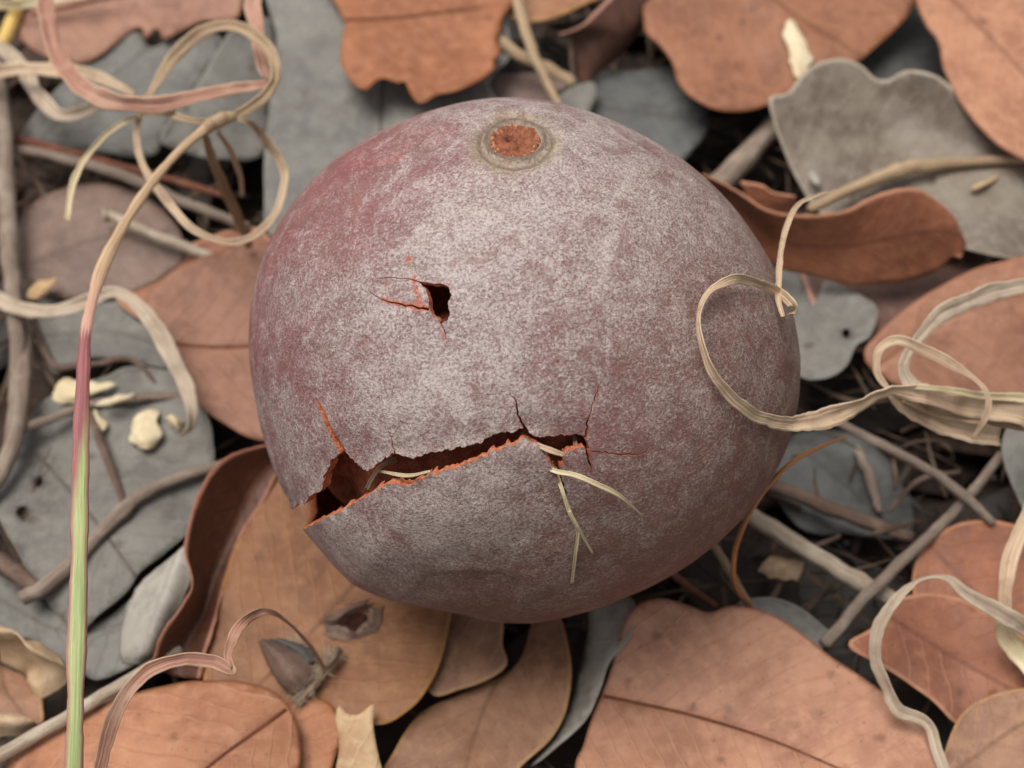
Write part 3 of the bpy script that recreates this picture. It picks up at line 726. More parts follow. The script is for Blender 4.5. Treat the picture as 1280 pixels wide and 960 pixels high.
    def rv(i, lvl):
        if (i, lvl) not in idx:
            idx[(i, lvl)] = len(VV)
            d = DIR[i]; r = R[i] - ths[i] * lvl
            q = FC + d * r
            if lvl == 0.5: q = q + 0.28 * np.array([nz(q, 1.3), nz(q + 40, 1.3), nz(q + 80, 1.3)])
            VV.append(q)
            for k in A: A[k].append(0.0)
        return idx[(i, lvl)]
    for a, b in crk:
        for l0, l1 in ((0.0, 0.5), (0.5, 1.0)):
            faces.append((rv(b, l0), rv(a, l0), rv(a, l1), rv(b, l1))); mi.append(2)
    # close the far pole
    for off, m_ in ((0, 0), (N, 1)):
        ce = len(VV); VV.append(FC - VW * (FR - (1.2 if off else 0)))
        for k in A: A[k].append(0.0)
        for a, b in outer:
            faces.append((b + off, a + off, ce) if not off else (a + off, b + off, ce)); mi.append(m_)
    base = FC.copy(); base[2] = np.array(VV)[:, 2].min()
    root = empty('dried_fruit', base, 'large round dried fruit with a cracked grey-purple shell lying on the leaves', 'fruit')
    mk('shell', VV, faces, [skin, inner, rimm], parent=root, attrs=A, mi=mi)
    # dried pulp shrunk away from the shell
    PV, PF, pn, pm = [], [], 72, 48
    for i in range(pm + 1):
        t_ = math.pi * i / pm
        for k in range(pn):
            a_ = 2 * math.pi * k / pn; d = tp_dir(t_, a_)
            r_ = float(fruit_r(t_, a_)) - 5.0 + 1.6 * nz(d, 3.2) + 0.8 * nz(d, 8.0) + 0.35 * nz(d, 20.0)
            hx, hy = project(FC + d * r_)
            if t_ < 1.6: r_ -= 9.0 * math.exp(-(((hx - 392) / 34) ** 2 + ((hy - 632) / 26) ** 2)) + 5.0 * math.exp(-(((hx - 545) / 26) ** 2 + ((hy - 365) / 26) ** 2))
            PV.append(FC + d * r_)
    for i in range(pm):
        for k in range(pn): PF.append((i * pn + k, (i + 1) * pn + k, (i + 1) * pn + (k + 1) % pn, i * pn + (k + 1) % pn))
    mk('dried_pulp', PV, PF, inner, parent=root)
    # stem scar: lumpy fibrous plug sunk in the collar
    t1 = np.cross(SD, VW); t1 /= np.linalg.norm(t1); t2 = np.cross(SD, t1)
    if t2 @ UP < 0: t2 = -t2
    if t1 @ RIGHT < 0: t1 = -t1
    V, F2, rr, pit = [], [], [], []; nr, na = 16, 48
    rs = R0[np.argmin(sdist)]
    for i in range(nr + 1):
        r = 3.05 * i / nr
        for k in range(na):
            a = 2 * math.pi * k / na; x, y = r * math.cos(a) * (1 + .05 * nz((math.cos(a) * 2, math.sin(a) * 2, 1.))), r * math.sin(a)
            h = -0.05 + 0.42 * nz((x, y, 2.0), 1.1) + 0.35 * nz((x, y, 6.0), 2.6) + 0.75 * math.exp(-((r - 2.55) / 0.4) ** 2) * (0.55 + 1.0 * nz((math.cos(a) * 4, math.sin(a) * 4, 3.))) 
            pd = math.exp(-(((x + .75) ** 2 + (y - .85) ** 2) / 0.16)); h -= 1.5 * pd + 0.2 * smooth(2.8, 3.05, r) * 2
            q = FC + SD * (rs - 0.62 + h - r * r / (2 * FR)) + t1 * x + t2 * y * 1.28
            V.append(q); rr.append(r / 3.05); pit.append(min(1, pd * 1.3))
    for i in range(nr):
        for k in range(na):
            F2.append((i * na + k, (i + 1) * na + k, (i + 1) * na + (k + 1) % na, i * na + (k + 1) % na))
    mk('stem_scar', V, F2, scar_m, parent=root, attrs=dict(rr=rr, pit=pit))
    return root
build_fruit()
# ------------------------------------------------------------------ leaves, from the bottom of the litter up
def L(label, outline, z, mat, midrib=None, name='fallen_leaf', **kw): return leaf(name, label, outline, z, mat, midrib, **kw)
# upper left
L('weathered grey leaf under the grass loops, left of its creased neighbour', [(25,190),(45,140),(90,95),(140,62),(172,40),(190,60),(240,34),(262,40),(278,58),(240,120),(205,165),(190,195),(110,190)], [(100,130,-3),(260,50,-1),(40,190,-5)], GREY, [(40,185),(110,120),(185,60)], wav=1.4, rib=False)
L('weathered grey leaf with a crease beside the ragged brown leaf stack', [(200,172),(240,115),(276,56),(300,30),(345,30),(338,120),(332,190),(280,200),(230,190)], [(270,120,-4),(330,40,-3),(220,180,-4.5)], GREY, [(205,170),(275,58)], wav=1.2, fold=0.12, rib=False)
L('orange-brown leaf with a jagged lower edge under the grass strips', [(18,35),(22,0),(60,-40),(240,-50),(300,-20),(298,20),(280,28),(255,26),(228,38),(205,50),(196,36),(182,48),(176,34),(160,42),(130,66),(104,80),(70,76),(38,60)], [(100,40,1),(250,20,2),(150,-30,3)], BROWN2, [(40,20),(150,-5),(280,-25)], wav=1.2)
L('wide bluish-grey leaf behind the fruit under the ragged brown leaf', [(340,-30),(470,-60),(600,-20),(640,60),(612,100),(618,140),(560,230),(450,290),(345,300),(330,230),(338,120),(346,50)], [(380,120,-3.5),(600,100,-2),(450,250,-6)], GREY, [(484,-20),(480,60),(477,120),(474,240)], wav=1.0, fold=0.05, rag=0.5)
L('brown leaf with a ragged lobed edge lying on a wide grey leaf', [(415,-30),(424,10),(432,30),(426,55),(428,84),(440,104),(456,113),(466,104),(476,98),(498,104),(506,100),(512,116),(522,128),(536,124),(548,117),(572,112),(600,99),(620,84),(616,78),(625,62),(619,50),(626,40),(628,22),(640,-10),(560,-60)], [(520,60,2.5),(440,100,3.2),(520,125,4.5),(620,60,2.5),(500,0,2)], BROWN2, [(425,26),(500,22),(600,10)], wav=1.6, curl=0.8, rag=2.0, curlw=3)
L('mauve-brown leaf under the pale broken twig', [(22,290),(50,248),(110,230),(170,240),(215,275),(232,315),(205,345),(140,372),(60,368),(28,340)], [(120,300,-5)], MAUVE, [(40,330),(120,300),(210,290)], wav=1.0, rib=False)
L('red-brown leaf tucked under the mauve-brown leaf and the fruit', [(140,345),(200,325),(250,300),(320,285),(345,330),(270,370),(190,400),(150,380)], [(200,350,-5.5),(320,300,-4)], RED, None, wav=1.0)
L('two-toned brown leaf with a dark centre line beside the fruit', [(183,380),(205,346),(255,320),(330,302),(400,330),(430,430),(400,540),(335,552),(290,536),(252,508),(224,472),(198,428)], [(260,420,-2.0),(200,380,-1),(330,540,-2.2),(330,310,-1.5)], BROWN2, [(200,428),(260,434),(320,432),(400,420)], wav=0.8, groove=0.5, fold=-0.06)
# left side
L('grey leaf under the tan ribbon, with a dark crevice beside it', [(38,385),(120,356),(215,378),(245,440),(222,462),(160,452),(108,448),(70,468),(48,430)], [(140,410,-7)], GREY, [(60,420),(140,415),(220,440)], wav=1.0, rib=False)
L('broad blue-grey leaf under the cream husks', [(20,560),(45,512),(85,486),(120,474),(165,460),(235,474),(268,560),(246,650),(205,692),(178,712),(150,748),(120,772),(95,790),(60,752),(42,722),(20,690),(0,650),(-12,600)], [(120,600,-6),(240,560,-5),(20,700,-7)], GREY, [(40,560),(110,640),(170,720)], wav=2.8, fold=0.06, rag=2.0, holes=[[(20,640),(30,632),(38,642),(30,652)], [(42,600),(50,594),(54,604),(46,610)]])
L('blue-grey leaf sinking under the green grass stalk', [(-20,720),(40,740),(110,780),(170,745),(212,700),(200,770),(150,815),(80,840),(40,800),(-10,790)], [(80,780,-8),(180,740,-6.5)], GREY, [(0,750),(80,790),(160,780)], wav=1.2, rib=False)
L('thin grey leaf sliver under the pale curled leaf', [(110,800),(160,780),(200,770),(210,800),(170,830),(120,850),(100,830)], [(160,810,-7)], GREY, None, wav=0.6)
loft('fallen_leaf', 'small pale grey leaf curled against a dark brown curled leaf', [[(232,680,2.5),(222,690,2.2),(210,700,-1)], [(240,715,1.5),(208,725,3),(176,730,-1)], [(220,770,0.5),(188,780,3),(154,770,-2)], [(205,805,-1),(180,815,1.5),(150,812,-3)], [(190,828,-3),(172,830,-2),(156,828,-4)]], PALE)
loft('fallen_leaf', 'dark brown leaf curled into a trough beside the fruit', [[(336,556,5),(345,566,2),(352,585,0.5)], [(276,576,8),(310,610,1),(332,628,0)], [(241,635,9.5),(285,660,1),(303,672,0.3)], [(232,690,9),(262,715,0.5),(284,724,0.5)], [(240,735,7.5),(250,765,-0.5),(270,775,0.5)], [(203,790,5),(228,805,-1),(258,815,0.3)], [(188,832,1.5),(214,845,-2),(250,850,-1)]], DARKB, wav=0.4)
L('broad tan leaf half under the cracked side of the fruit', [(352,580),(322,630),(292,690),(270,760),(256,825),(262,870),(330,905),(420,905),(475,906),(505,892),(530,868),(550,828),(560,790),(566,750),(560,690),(450,600)], [(400,700,-1.2),(300,700,0.2),(270,830,-1),(470,900,0.2),(550,800,0.6)], TAN, [(300,880),(380,800),(470,700)], wav=0.9, rag=0.6, rib=False)
# bottom
L('mauve-brown leaf edge under the fruit, between the broad tan leaf and a dark hollow', [(552,740),(600,745),(628,772),(628,805),(634,830),(610,850),(575,862),(540,868),(525,820)], [(580,810,-1.2),(630,830,-0.4)], TAN, None, wav=0.5, rag=0.6)
L('grey narrow leaf bent on its edge between the tan and orange leaves', [(742,740),(790,748),(787,795),(762,828),(750,862),(732,900),(700,930),(664,958),(690,920),(712,880),(724,835),(736,790)], [(760,780,-1),(740,870,-0.2),(690,940,-1.5),(715,880,-3)], PALE, None, wav=0.5, rag=0.4)
L('tan leaf with a yellowish edge under the front of the fruit', [(675,735),(700,770),(712,815),(714,855),(705,895),(688,925),(655,955),(600,1010),(500,1040),(470,990),(492,940),(525,893),(580,865),(625,846),(652,822),(664,780)], [(620,920,-2.5),(705,840,-0.5),(520,910,-3.5),(690,760,-5),(560,1000,-2)], TAN, [(660,790),(612,870),(588,940),(570,1010)], wav=0.9, groove=0.4, rag=0.6, rib=False)
L('small round-tipped brown leaf beside the pale torn strip', [(340,890),(372,876),(398,872),(418,885),(428,915),(420,945),(405,975),(360,1000),(330,960)], [(380,920,0.2)], BROWN, None, wav=0.6)
L('pale tan torn strip of leaf standing beside the small brown leaf', [(412,1010),(420,960),(424,925),(420,900),(424,882),(434,892),(450,892),(468,880),(466,905),(472,940),(482,1010)], [(440,890,2.5),(445,1000,-1)], STRAWL, None, wav=0.7, rag=0.8)
L('smooth orange-brown leaf with a rounded end and slanting centre line', [(10,955),(50,918),(120,884),(195,860),(262,850),(312,854),(345,867),(364,890),(374,922),(372,970),(340,1060),(180,1100),(20,1040)], [(200,920,4.5),(360,900,3.5),(60,940,4),(200,1050,6)], BROWN, [(357,888),(310,922),(262,958),(180,1030)], wav=0.7, groove=0.45, fold=-0.04, curl=-0.6)
L('large smooth orange leaf with a long dark centre line', [(722,975),(730,930),(744,888),(762,842),(774,800),(790,762),(822,748),(858,756),(886,766),(915,757),(960,766),(1000,790),(1040,822),(1085,852),(1125,882),(1160,915),(1182,960),(1180,1060),(1000,1110),(780,1090)], [(900,850,2.2),(790,770,3),(760,870,-0.2),(1000,800,2.5),(1160,930,3.2),(880,905,0.6),(800,960,3),(950,1040,4.5)], BROWN, [(742,868),(800,880),(870,896),(960,924),(1050,962),(1130,1000)], wav=1.0, groove=0.6, rag=0.7, ribr=0.3)
# right side, low layer
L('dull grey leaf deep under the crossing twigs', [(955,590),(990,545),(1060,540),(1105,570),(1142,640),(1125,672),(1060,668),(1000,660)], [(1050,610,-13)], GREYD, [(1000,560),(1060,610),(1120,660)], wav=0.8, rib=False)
L('grey leaf scrap showing behind the big orange leaf', [(920,760),(945,748),(985,752),(1020,775),(1042,800),(1010,815),(950,800)], [(980,780,-4.5)], GREY, None, wav=0.6)
L('grey leaf with small pinholes and a pale rim beside the fruit', [(970,335),(1010,340),(1060,362),(1096,384),(1088,420),(1070,432),(1058,458),(1030,474),(1000,471),(965,440)], [(1030,400,-5),(1096,384,-3.5),(1030,474,-2.5)], GREY, None, wav=0.6, holes=[[(1052,416),(1058,410),(1063,416),(1058,425)]], curl=0.7, curlw=3)
L('blue-grey leaf end cut off beside the frayed straw strip', [(1252,560),(1262,530),(1285,515),(1330,540),(1330,640),(1290,650),(1266,610)], [(1290,580,2)], GREY, None, wav=0.5)
L('dull brown leaf lying in shade under the curled red-brown leaf', [(1000,300),(1100,310),(1190,300),(1240,325),(1160,380),(1080,440),(1020,390)], [(1100,360,-6)], DARKB, None, wav=0.8)
L('orange leaf beneath the pale straw loop', [(1080,445),(1095,420),(1140,380),(1190,350),(1240,330),(1310,322),(1370,380),(1350,470),(1290,498),(1210,506),(1140,490),(1100,470)], [(1200,420,-1),(1090,440,-0.5),(1300,340,1)], BROWN2, [(1100,455),(1190,395),(1300,360)], wav=0.9, groove=0.3, rib=False)
L('red-brown leaf with its rounded end under a vertical straw', [(1140,730),(1150,692),(1178,664),(1215,651),(1250,652),(1285,668),(1340,740),(1320,830),(1230,850),(1160,800)], [(1210,720,-2.5),(1200,655,-1.5),(1300,800,-2)], RED, [(1170,690),(1240,760),(1310,810)], wav=0.8, rib=False)
L('red-brown leaf with a turned pale corner under the grey-white strip', [(1060,806),(1090,785),(1118,752),(1160,742),(1210,752),(1270,790),(1320,830),(1310,880),(1240,872),(1200,905),(1160,872),(1105,835)], [(1180,810,0.2),(1090,800,2.8),(1130,760,1),(1250,800,0.8),(1200,900,-0.5)], RED, [(1110,770),(1180,815),(1260,860)], wav=1.4, fold=-0.05, rib=False)
L('dull tan round leaf overlapping the corner of the red-brown leaf', [(1172,990),(1182,935),(1202,893),(1238,869),(1290,862),(1350,890),(1360,1000),(1260,1040)], [(1240,930,3.5),(1190,930,2.6)], TAN, [(1200,960),(1270,910),(1340,880)], wav=0.9, rib=False)
# upper right
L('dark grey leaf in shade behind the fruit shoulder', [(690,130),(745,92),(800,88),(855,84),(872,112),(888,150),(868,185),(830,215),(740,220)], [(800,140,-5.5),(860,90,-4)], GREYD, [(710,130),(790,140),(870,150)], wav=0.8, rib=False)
L('small bluish leaf edge just behind the fruit shoulder', [(695,128),(715,110),(740,102),(745,118),(730,150),(700,155)], [(720,125,-2)], GREY, None, wav=0.3)
L('mauve-grey leaf behind the stem scar side of the fruit', [(610,100),(650,92),(715,95),(720,130),(690,170),(620,160)], [(660,120,-6.5)], MAUVE, None, wav=0.5)
L('yellowish tan leaf edge above the crossing straw stems', [(625,-10),(640,-40),(740,-50),(775,-15),(740,2),(705,18),(665,28),(638,20)], [(690,0,0.5)], TAN, None, wav=0.6)
loft('fallen_leaf', 'dark brown leaf folded over with a pale rim and stub', [[(698,42,4.5),(716,52,2),(724,104,-4)], [(722,34,6),(742,48,2.5),(735,106,-4)], [(742,18,7),(768,46,2.5),(755,88,-4)], [(764,-4,8),(792,36,2),(775,70,-4)], [(800,-40,8),(820,0,3),(806,34,-3)]], DARKB)
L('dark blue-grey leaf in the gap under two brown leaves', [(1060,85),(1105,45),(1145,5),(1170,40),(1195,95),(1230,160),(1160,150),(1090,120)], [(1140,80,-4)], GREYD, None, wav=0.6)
L('broad pinkish-brown leaf with a lobed lower edge and cream husk', [(820,-40),(804,30),(826,58),(842,82),(848,104),(870,126),(900,138),(930,139),(962,130),(1000,110),(1040,92),(1075,74),(1112,44),(1140,12),(1150,-30),(1080,-90),(900,-90)], [(950,60,2.5),(830,50,3),(1100,30,3),(920,138,2)], BROWN2, [(900,-60),(980,10),(1060,60)], wav=1.3, rib=False)
L('grey-brown leaf with a wavy pale upturned rim', [(962,122),(984,116),(1000,97),(1018,81),(1048,73),(1074,80),(1094,97),(1110,99),(1132,88),(1160,91),(1186,106),(1212,134),(1238,168),(1300,210),(1345,260),(1310,325),(1250,321),(1208,312),(1150,300),(1060,285),(1020,262),(1000,232),(980,190),(966,150)], [(1050,200,0.8),(1120,130,2.5),(1050,74,8),(1100,98,5.5),(1150,90,8),(1230,160,5),(970,125,6.5),(1000,210,0.5),(1250,300,0.5),(1160,240,-0.5),(1300,230,2)], GREYB, [(1010,255),(1100,225),(1200,212),(1320,220)], wav=0.9, rag=0.7, rib=False)
L('smooth orange leaf with fine parallel veins in the corner by the wavy-rimmed leaf', [(1143,-10),(1156,30),(1172,52),(1180,88),(1198,126),(1232,168),(1262,190),(1310,205),(1380,150),(1370,-50),(1250,-90),(1150,-60)], [(1230,60,8),(1190,100,8),(1300,180,7),(1300,-40,9)], BROWN, [(1150,-40),(1250,60),(1340,160)], wav=0.8, rib=False)
loft('fallen_leaf', 'red-brown leaf curled on its side against the fruit', [[(880,218,6),(884,226,2.5),(890,250,-1.5)], [(920,236,8.5),(925,262,3),(935,300,-2)], [(962,264,9),(965,296,3),(972,334,-2)], [(1010,270,9.5),(1012,308,3.5),(1015,345,-2)], [(1056,262,10.5),(1062,306,4),(1070,356,-2)], [(1104,240,12),(1116,296,5.5),(1128,352,-1)], [(1145,236,12),(1160,290,6),(1170,340,0)], [(1185,262,8),(1195,292,5.5),(1190,322,2)], [(1206,300,4),(1207,308,3.5),(1202,322,2.5)]], RED, wav=0.4)
loft('fallen_leaf', 'dark red scrap of leaf with a bitten edge behind the curled red-brown leaf', [[(925,228,1),(935,250,-1),(945,275,-4)], [(952,231,2.5),(958,252,0),(965,280,-4)], [(966,240,2),(975,256,0),(985,280,-4)], [(994,246,2),(996,258,0),(1000,280,-4)]], RED, n=6)

# ------------------------------------------------------------------ twigs and stems
twig('twig', 'reddish twig lying along the grey-brown twig at the litter gap', [(-20,166,-3,14),(60,184,-3,13),(160,210,-3,12),(285,245,-4,10)], TWIGR)
twig('twig', 'long grey-brown twig beneath the thin grass loop', [(-10,182,-2,15),(80,198,-2,15),(160,222,-2,16),(240,256,-2,15),(310,284,-3,14)], TWIG)
twig('twig', 'short pale twig with a knobbed broken end', [(131,268,-1,18),(140,270,-1,14),(180,288,-1.5,14),(225,306,-2,15),(270,324,-2.5,14)], TWIGP, knots=((0.02, .4),))
twig('plant_stem', 'upright brown stem at the edge of the mauve-brown leaf', [(-6,60,2,18),(6,170,1,24),(10,280,0,26),(18,380,-1,24),(22,460,-3,22),(14,560,-5,20)], TWIG, cat='stem')
twig('twig', 'dark side twig running along the broad blue-grey leaf', [(28,748,-4,24),(62,728,-3.5,24),(110,682,-3,22),(160,632,-2.5,20),(200,606,-2.5,18),(280,580,-3,16)], TWIG, knots=((0.55, .25),))
twig('twig', 'thin brown twig under the cream flakes', [(20,540,-4.5,14),(60,524,-4,13),(120,504,-4,12),(180,497,-4,14),(245,494,-4.5,13)], TWIG)
twig('twig', 'dark twig in the crevice under the tan ribbon', [(40,395,-6,8),(66,455,-5.5,10),(110,456,-5,10),(165,450,-5,9),(200,485,-5,5)], TWIGD)
twig('plant_stem', 'bent brown stem beside the broad blue-grey leaf', [(30,400,-4,20),(28,470,-3,26),(22,530,-3,24),(4,585,-4,24),(-30,640,-5,22)], TWIG, cat='stem')
twig('twig', 'slim grey stem running down the blue-grey leaf from the cream chaff', [(112,515,-3.5,9),(125,550,-3.5,12),(140,590,-3.5,11),(156,632,-3.5,9)], TWIGD)
twig('twig', 'short mauve twig end at the rim of the sinking blue-grey leaf', [(-20,690,-4,22),(15,712,-4,24),(48,740,-4,20)], TWIGD)
twig('straw', 'pale straw stalk lying over the rounded orange-brown leaf', [(-30,962,6,20),(40,922,4.5,20),(110,880,4,19),(170,845,2,17),(225,812,-1,15)], TWIGP, cat='straw', rough=0.04)
twig('twig', 'thick pale peeling twig running from under the fruit', [(915,630,-5,26),(970,664,-4.5,25),(1030,700,-4,25),(1080,730,-4,26),(1128,755,-4.5,20)], TWIGP, knots=((0.7, .15),))
twig('twig', 'straight grey twig leaning across the thick pale twig', [(1030,805,0.5,18),(1080,748,0,18),(1140,690,-1,17),(1200,632,-2,15),(1252,570,-3,14)], TWIG)
twig('twig', 'thin brown stalk ending at the rounded red-brown leaf', [(1040,524,2,11),(1090,550,1.5,13),(1150,580,1,14),(1200,615,0.5,14),(1242,654,0.2,12)], TWIG)
twig('twig', 'dull brown twig sunk below the thin stalk', [(945,600,-9,20),(1000,620,-8.5,21),(1070,648,-8,21),(1140,672,-8.5,18)], TWIGD)
twig('twig', 'small grey twiglet lying on the dull grey leaf', [(1070,560,-11,12),(1085,590,-11,15),(1095,625,-11,13),(1100,640,-11,9)], TWIG)
twig('straw', 'thin tan straw poking from beneath the fruit towards the orange leaf', [(835,712,-1,10),(862,735,-0.5,11),(895,758,0.5,11)], TWIGR, cat='straw', rough=0.04)
twig('straw', 'short yellowish straw beside the curved orange stem', [(892,682,-3,11),(908,706,-2.5,12),(925,738,-1.5,12),(940,758,0,8)], STRAWO, cat='straw', rough=0.04)
twig('straw', 'pale bent straw stem reaching down to the fruit shoulder', [(640,-30,5,17),(652,20,4,17),(664,60,3,15),(680,95,2,13),(700,135,0,12)], STRAWO, cat='straw', rough=0.05, knots=((0.5, .15),))
twig('straw', 'tan straw stem crossing beneath the pale bent stem', [(612,40,1,16),(645,66,0,17),(685,86,-1,18),(718,104,-2,15)], STRAWO, cat='straw', rough=0.05)
twig('twig', 'thick split grey twig behind the wavy-rimmed leaf', [(890,240,-5,30),(925,205,-4.5,34),(965,160,-4,32),(1000,120,-3,28)], TWIG)
twig('straw', 'yellow straw in the corner beside the orange-brown leaf', [(-20,90,0,22),(4,52,2,21),(22,10,3,20),(40,-40,4,20)], YELLOW, cat='straw', rough=0.04)
twig('dried_tendril', 'thin curved orange-brown stem with a bare tip beside the fruit', [(936,756,0,10),(922,735,5,8),(917,705,12,7.5),(926,665,20,8),(950,620,27,8),(985,582,31,7.5),(1022,560,32,6),(1058,546,32,3)], strip_mat('stem_orange_brown', lin(180,130,84), lin(150,96,62), lin(196,156,108), lin(176,126,84)), cat='stem', rough=0.03)
twig('straw', 'dry seed stalk draped over the grey-brown leaf', [(1012,262,3,14),(1060,238,3,16),(1110,217,3,20),(1145,208,2.8,20),(1200,203,2.6,14),(1300,197,5,12)], STRAWO, cat='straw', rough=0.06, knots=((0.45, .25),))
for i, (pts, lab) in enumerate([([(1000,470,-9,6),(1060,500,-8,7),(1120,500,-8,6)], 'fine dark rootlet in the hollow under the straw strip'), ([(1110,640,-8,7),(1150,600,-8,8),(1200,590,-8,6)], 'fine grey rootlet in the hollow near the crossing twigs'), ([(960,690,-9,8),(1000,690,-8,9),(1050,670,-8,6)], 'fine brown rootlet under the thick pale twig'), ([(20,190,-7,8),(60,260,-7,9),(30,330,-7,8)], 'fine dark rootlet beneath the long grey-brown twig')]):
    twig('rootlet', lab, pts, TWIGD, cat='root')

# ------------------------------------------------------------------ dry grass
culm = ribbon('grass_stalk', 'tall green grass stalk turning purple then straw at a node', [(62,1420,-14,32,0),(78,1180,18,31,0),(90,1000,34,29,0),(95,850,39,28,0),(99,700,41,26,0),(101,560,41,23,0),(104,470,41,20,0),(108,412,41,17,0),(124,345,40,18,0),(150,290,38,16,0),(185,235,36,15,0),(225,188,34,13,0),(264,155,33,14,0)], CULM, n=16, camber=-0.4, th=0.8, ripple=0.06, crease=0.08, wild=0.15, thin=0.88)
twig('node', None, [(255,162,33,16),(268,153,32.8,20),(282,148,32.4,18),(296,146,32,12)], STRAWO, cat=None, parent=culm, rough=0.06)
ribbon('blade', None, [(60,-60,24,28,10),(58,0,26,26,5),(64,48,28,28,0),(84,92,30,30,8),(126,122,32,32,-8),(190,131,33,26,0),(250,120,32,21,10),(300,110,31,20,5),(336,106,30,16,30)], STRAWP, parent=culm)
ribbon('blade', None, [(322,-60,22,26,0),(316,0,24,26,10),(322,40,26,22,-10),(326,75,27,22,10),(334,100,27,18,30)], STRAWP, parent=culm)
ribbon('blade', None, [(172,148,30,7,0),(178,132,29,9,10),(190,112,28,12,30),(206,86,29,18,10),(235,52,30,22,0),(270,34,31,20,20),(305,36,32,20,10),(334,60,32.5,18,-10),(345,92,33,17,15),(330,122,33,19,0),(300,142,32,14,10),(280,148,32,8,20)], STRAWO, parent=culm, n=14)
ribbon('blade', None, [(176,142,30,9,0),(205,142,31,13,20),(240,150,31.5,11,0),(275,150,32,8,0)], STRAWO, parent=culm)
ribbon('blade', None, [(175,144,30,8,0),(140,162,29,9,10),(110,192,27,10,0),(90,232,25,10,0),(84,276,24,8,0)], STRAWY, parent=culm, camber=0.4)
ribbon('blade', None, [(176,140,30,9,0),(170,168,28,11,10),(178,205,26,12,-5),(200,240,24,14,10),(238,284,22,12,0),(282,302,21,11,0),(318,294,21,12,10),(346,262,21,12,0),(356,222,22,14,-10),(344,190,24,16,25),(326,168,27,13,-20),(308,152,31,9,0),(288,147,32.4,8,0)], STRAW, parent=culm, n=14)
ribbon('blade', None, [(256,168,31,10,20),(266,200,24,16,0),(284,242,14,17,10),(304,290,4,15,0),(312,310,-1,12,0)], STRAWO, parent=culm)
ribbon('blade', None, [(272,165,31,8,20),(288,188,26,9,0),(300,220,20,8,0),(303,245,15,6,0)], STRAW, parent=culm)
ribbon('dry_grass_blade', 'pale flat grass strip lying under the pink-brown blade', [(-40,94,6,18,10),(0,88,8,22,0),(50,86,10,24,20),(100,90,12,22,0),(140,104,13,18,30),(168,118,12,8,10)], STRAW)
ribbon('dry_grass_blade', 'dull tan grass strip sagging below the pink-brown blade', [(-30,40,3,22,0),(20,76,4,24,10),(50,122,5,25,0),(76,143,6,20,10),(104,140,6,20,0),(135,124,6,14,20)], STRAWG)
ribbon('dry_grass_blade', 'straw strip across the orange-brown leaf corner', [(-20,6,6,20,10),(30,4,6,18,0),(80,-4,6,14,10),(160,-14,6,10,0)], STRAWY)
ribbon('dry_grass_blade', 'tan ribbon arching over the grey leaf and the two-toned brown leaf', [(-40,345,0,22,0),(0,374,1,24,10),(28,387,2,22,0),(70,388,3,22,30),(110,376,4.5,20,0),(148,365,5.5,20,10),(185,396,5,26,0),(215,446,4,27,10),(238,500,3,22,10),(240,530,1,14,40),(226,544,-1,8,20)], STRAWG)
ribbon('dry_grass_blade', 'mauve-tan grass blade arching to a twisted tip above the broad tan leaf', [(105,1120,8,26,30),(120,1010,20,24,25),(134,930,28,24,20),(150,880,31,24,10),(180,842,32,24,0),(225,825,32,22,-5),(265,826,31,22,0),(290,838,30,14,30),(284,818,29,14,-20),(296,790,27,18,30),(318,768,25,18,-20),(338,766,23,10,20),(362,780,18,5,0),(386,805,10,6,0),(408,838,1,8,0)], STRAWP, n=14, camber=0.3)
curl = ribbon('curled_grass_blade', 'straw grass blade curling in a wide loop against the fruit', [(1600,640,-20,50,0),(1420,560,8,44,0),(1290,522,22,40,0),(1215,508,26,36,10),(1155,493,30,32,0),(1112,490,33,20,40),(1060,513,36,28,20),(1010,527,40,34,-30),(975,529,44,24,0),(930,511,('s',2.2),22,0),(898,476,('s',2.2),18,20),(880,436,('s',2.0),14,50),(874,400,('s',2.0),11,60),(884,368,('s',2.2),13,50),(912,351,('s',2.8),15,10),(945,353,('s',3.0),15,0),(972,364,('s',3.5),17,-10),(989,377,52,17,-30),(993,387,51,13,-55),(986,392,50,9,-60)], STRAW, n=12, camber=0.2)
ribbon('awn', None, [(979,396,51,7,0),(976,385,51,9,0),(973,368,50.5,10,0),(975,325,49,10,10),(983,285,47,9,0),(998,256,45.5,7,0),(1022,243,44,5,0),(1048,236,43,2,0)], STRAW, parent=curl, camber=0.4)
ribbon('dry_grass_blade', 'broad pale straw strip looping above the orange leaf', [(1440,330,6,30,0),(1340,345,18,30,0),(1280,358,24,30,0),(1225,370,26,30,5),(1178,392,27,26,20),(1145,425,27,17,45),(1130,455,27.5,17,30),(1138,480,28,24,10),(1162,498,28,28,0)], STRAWG, n=12)
ribbon('dry_grass_blade', 'frayed wide straw strip with a square-cut end', [(1112,492,30.5,12,20),(1135,505,28,32,0),(1170,524,24.5,38,10),(1210,538,22,34,0),(1250,547,20,30,5)], STRAW, camber=0.25)
ribbon('dry_grass_blade', 'narrow straw curl hooking over the frayed strip', [(1112,488,31,9,0),(1098,465,32,12,30),(1100,438,33,13,20),(1122,425,34,16,0),(1155,438,33,18,10),(1190,456,32,15,0),(1218,474,31,8,20),(1234,494,30,9,0),(1232,520,28,10,0),(1215,548,25,4,0)], STRAW)
ribbon('dry_grass_blade', 'thin straw shred along the upper side of the straw clump', [(1400,520,8,14,0),(1300,500,22,15,0),(1240,496,27,14,20),(1190,488,30,12,0),(1150,484,31.5,9,10),(1122,486,32,5,0)], STRAWY)
ribbon('dry_grass_blade', 'narrow brownish shred beneath the frayed strip', [(1128,500,29,8,0),(1160,512,26.5,14,30),(1200,522,25,14,0),(1240,528,23,13,10),(1330,540,12,12,0)], STRAWO)
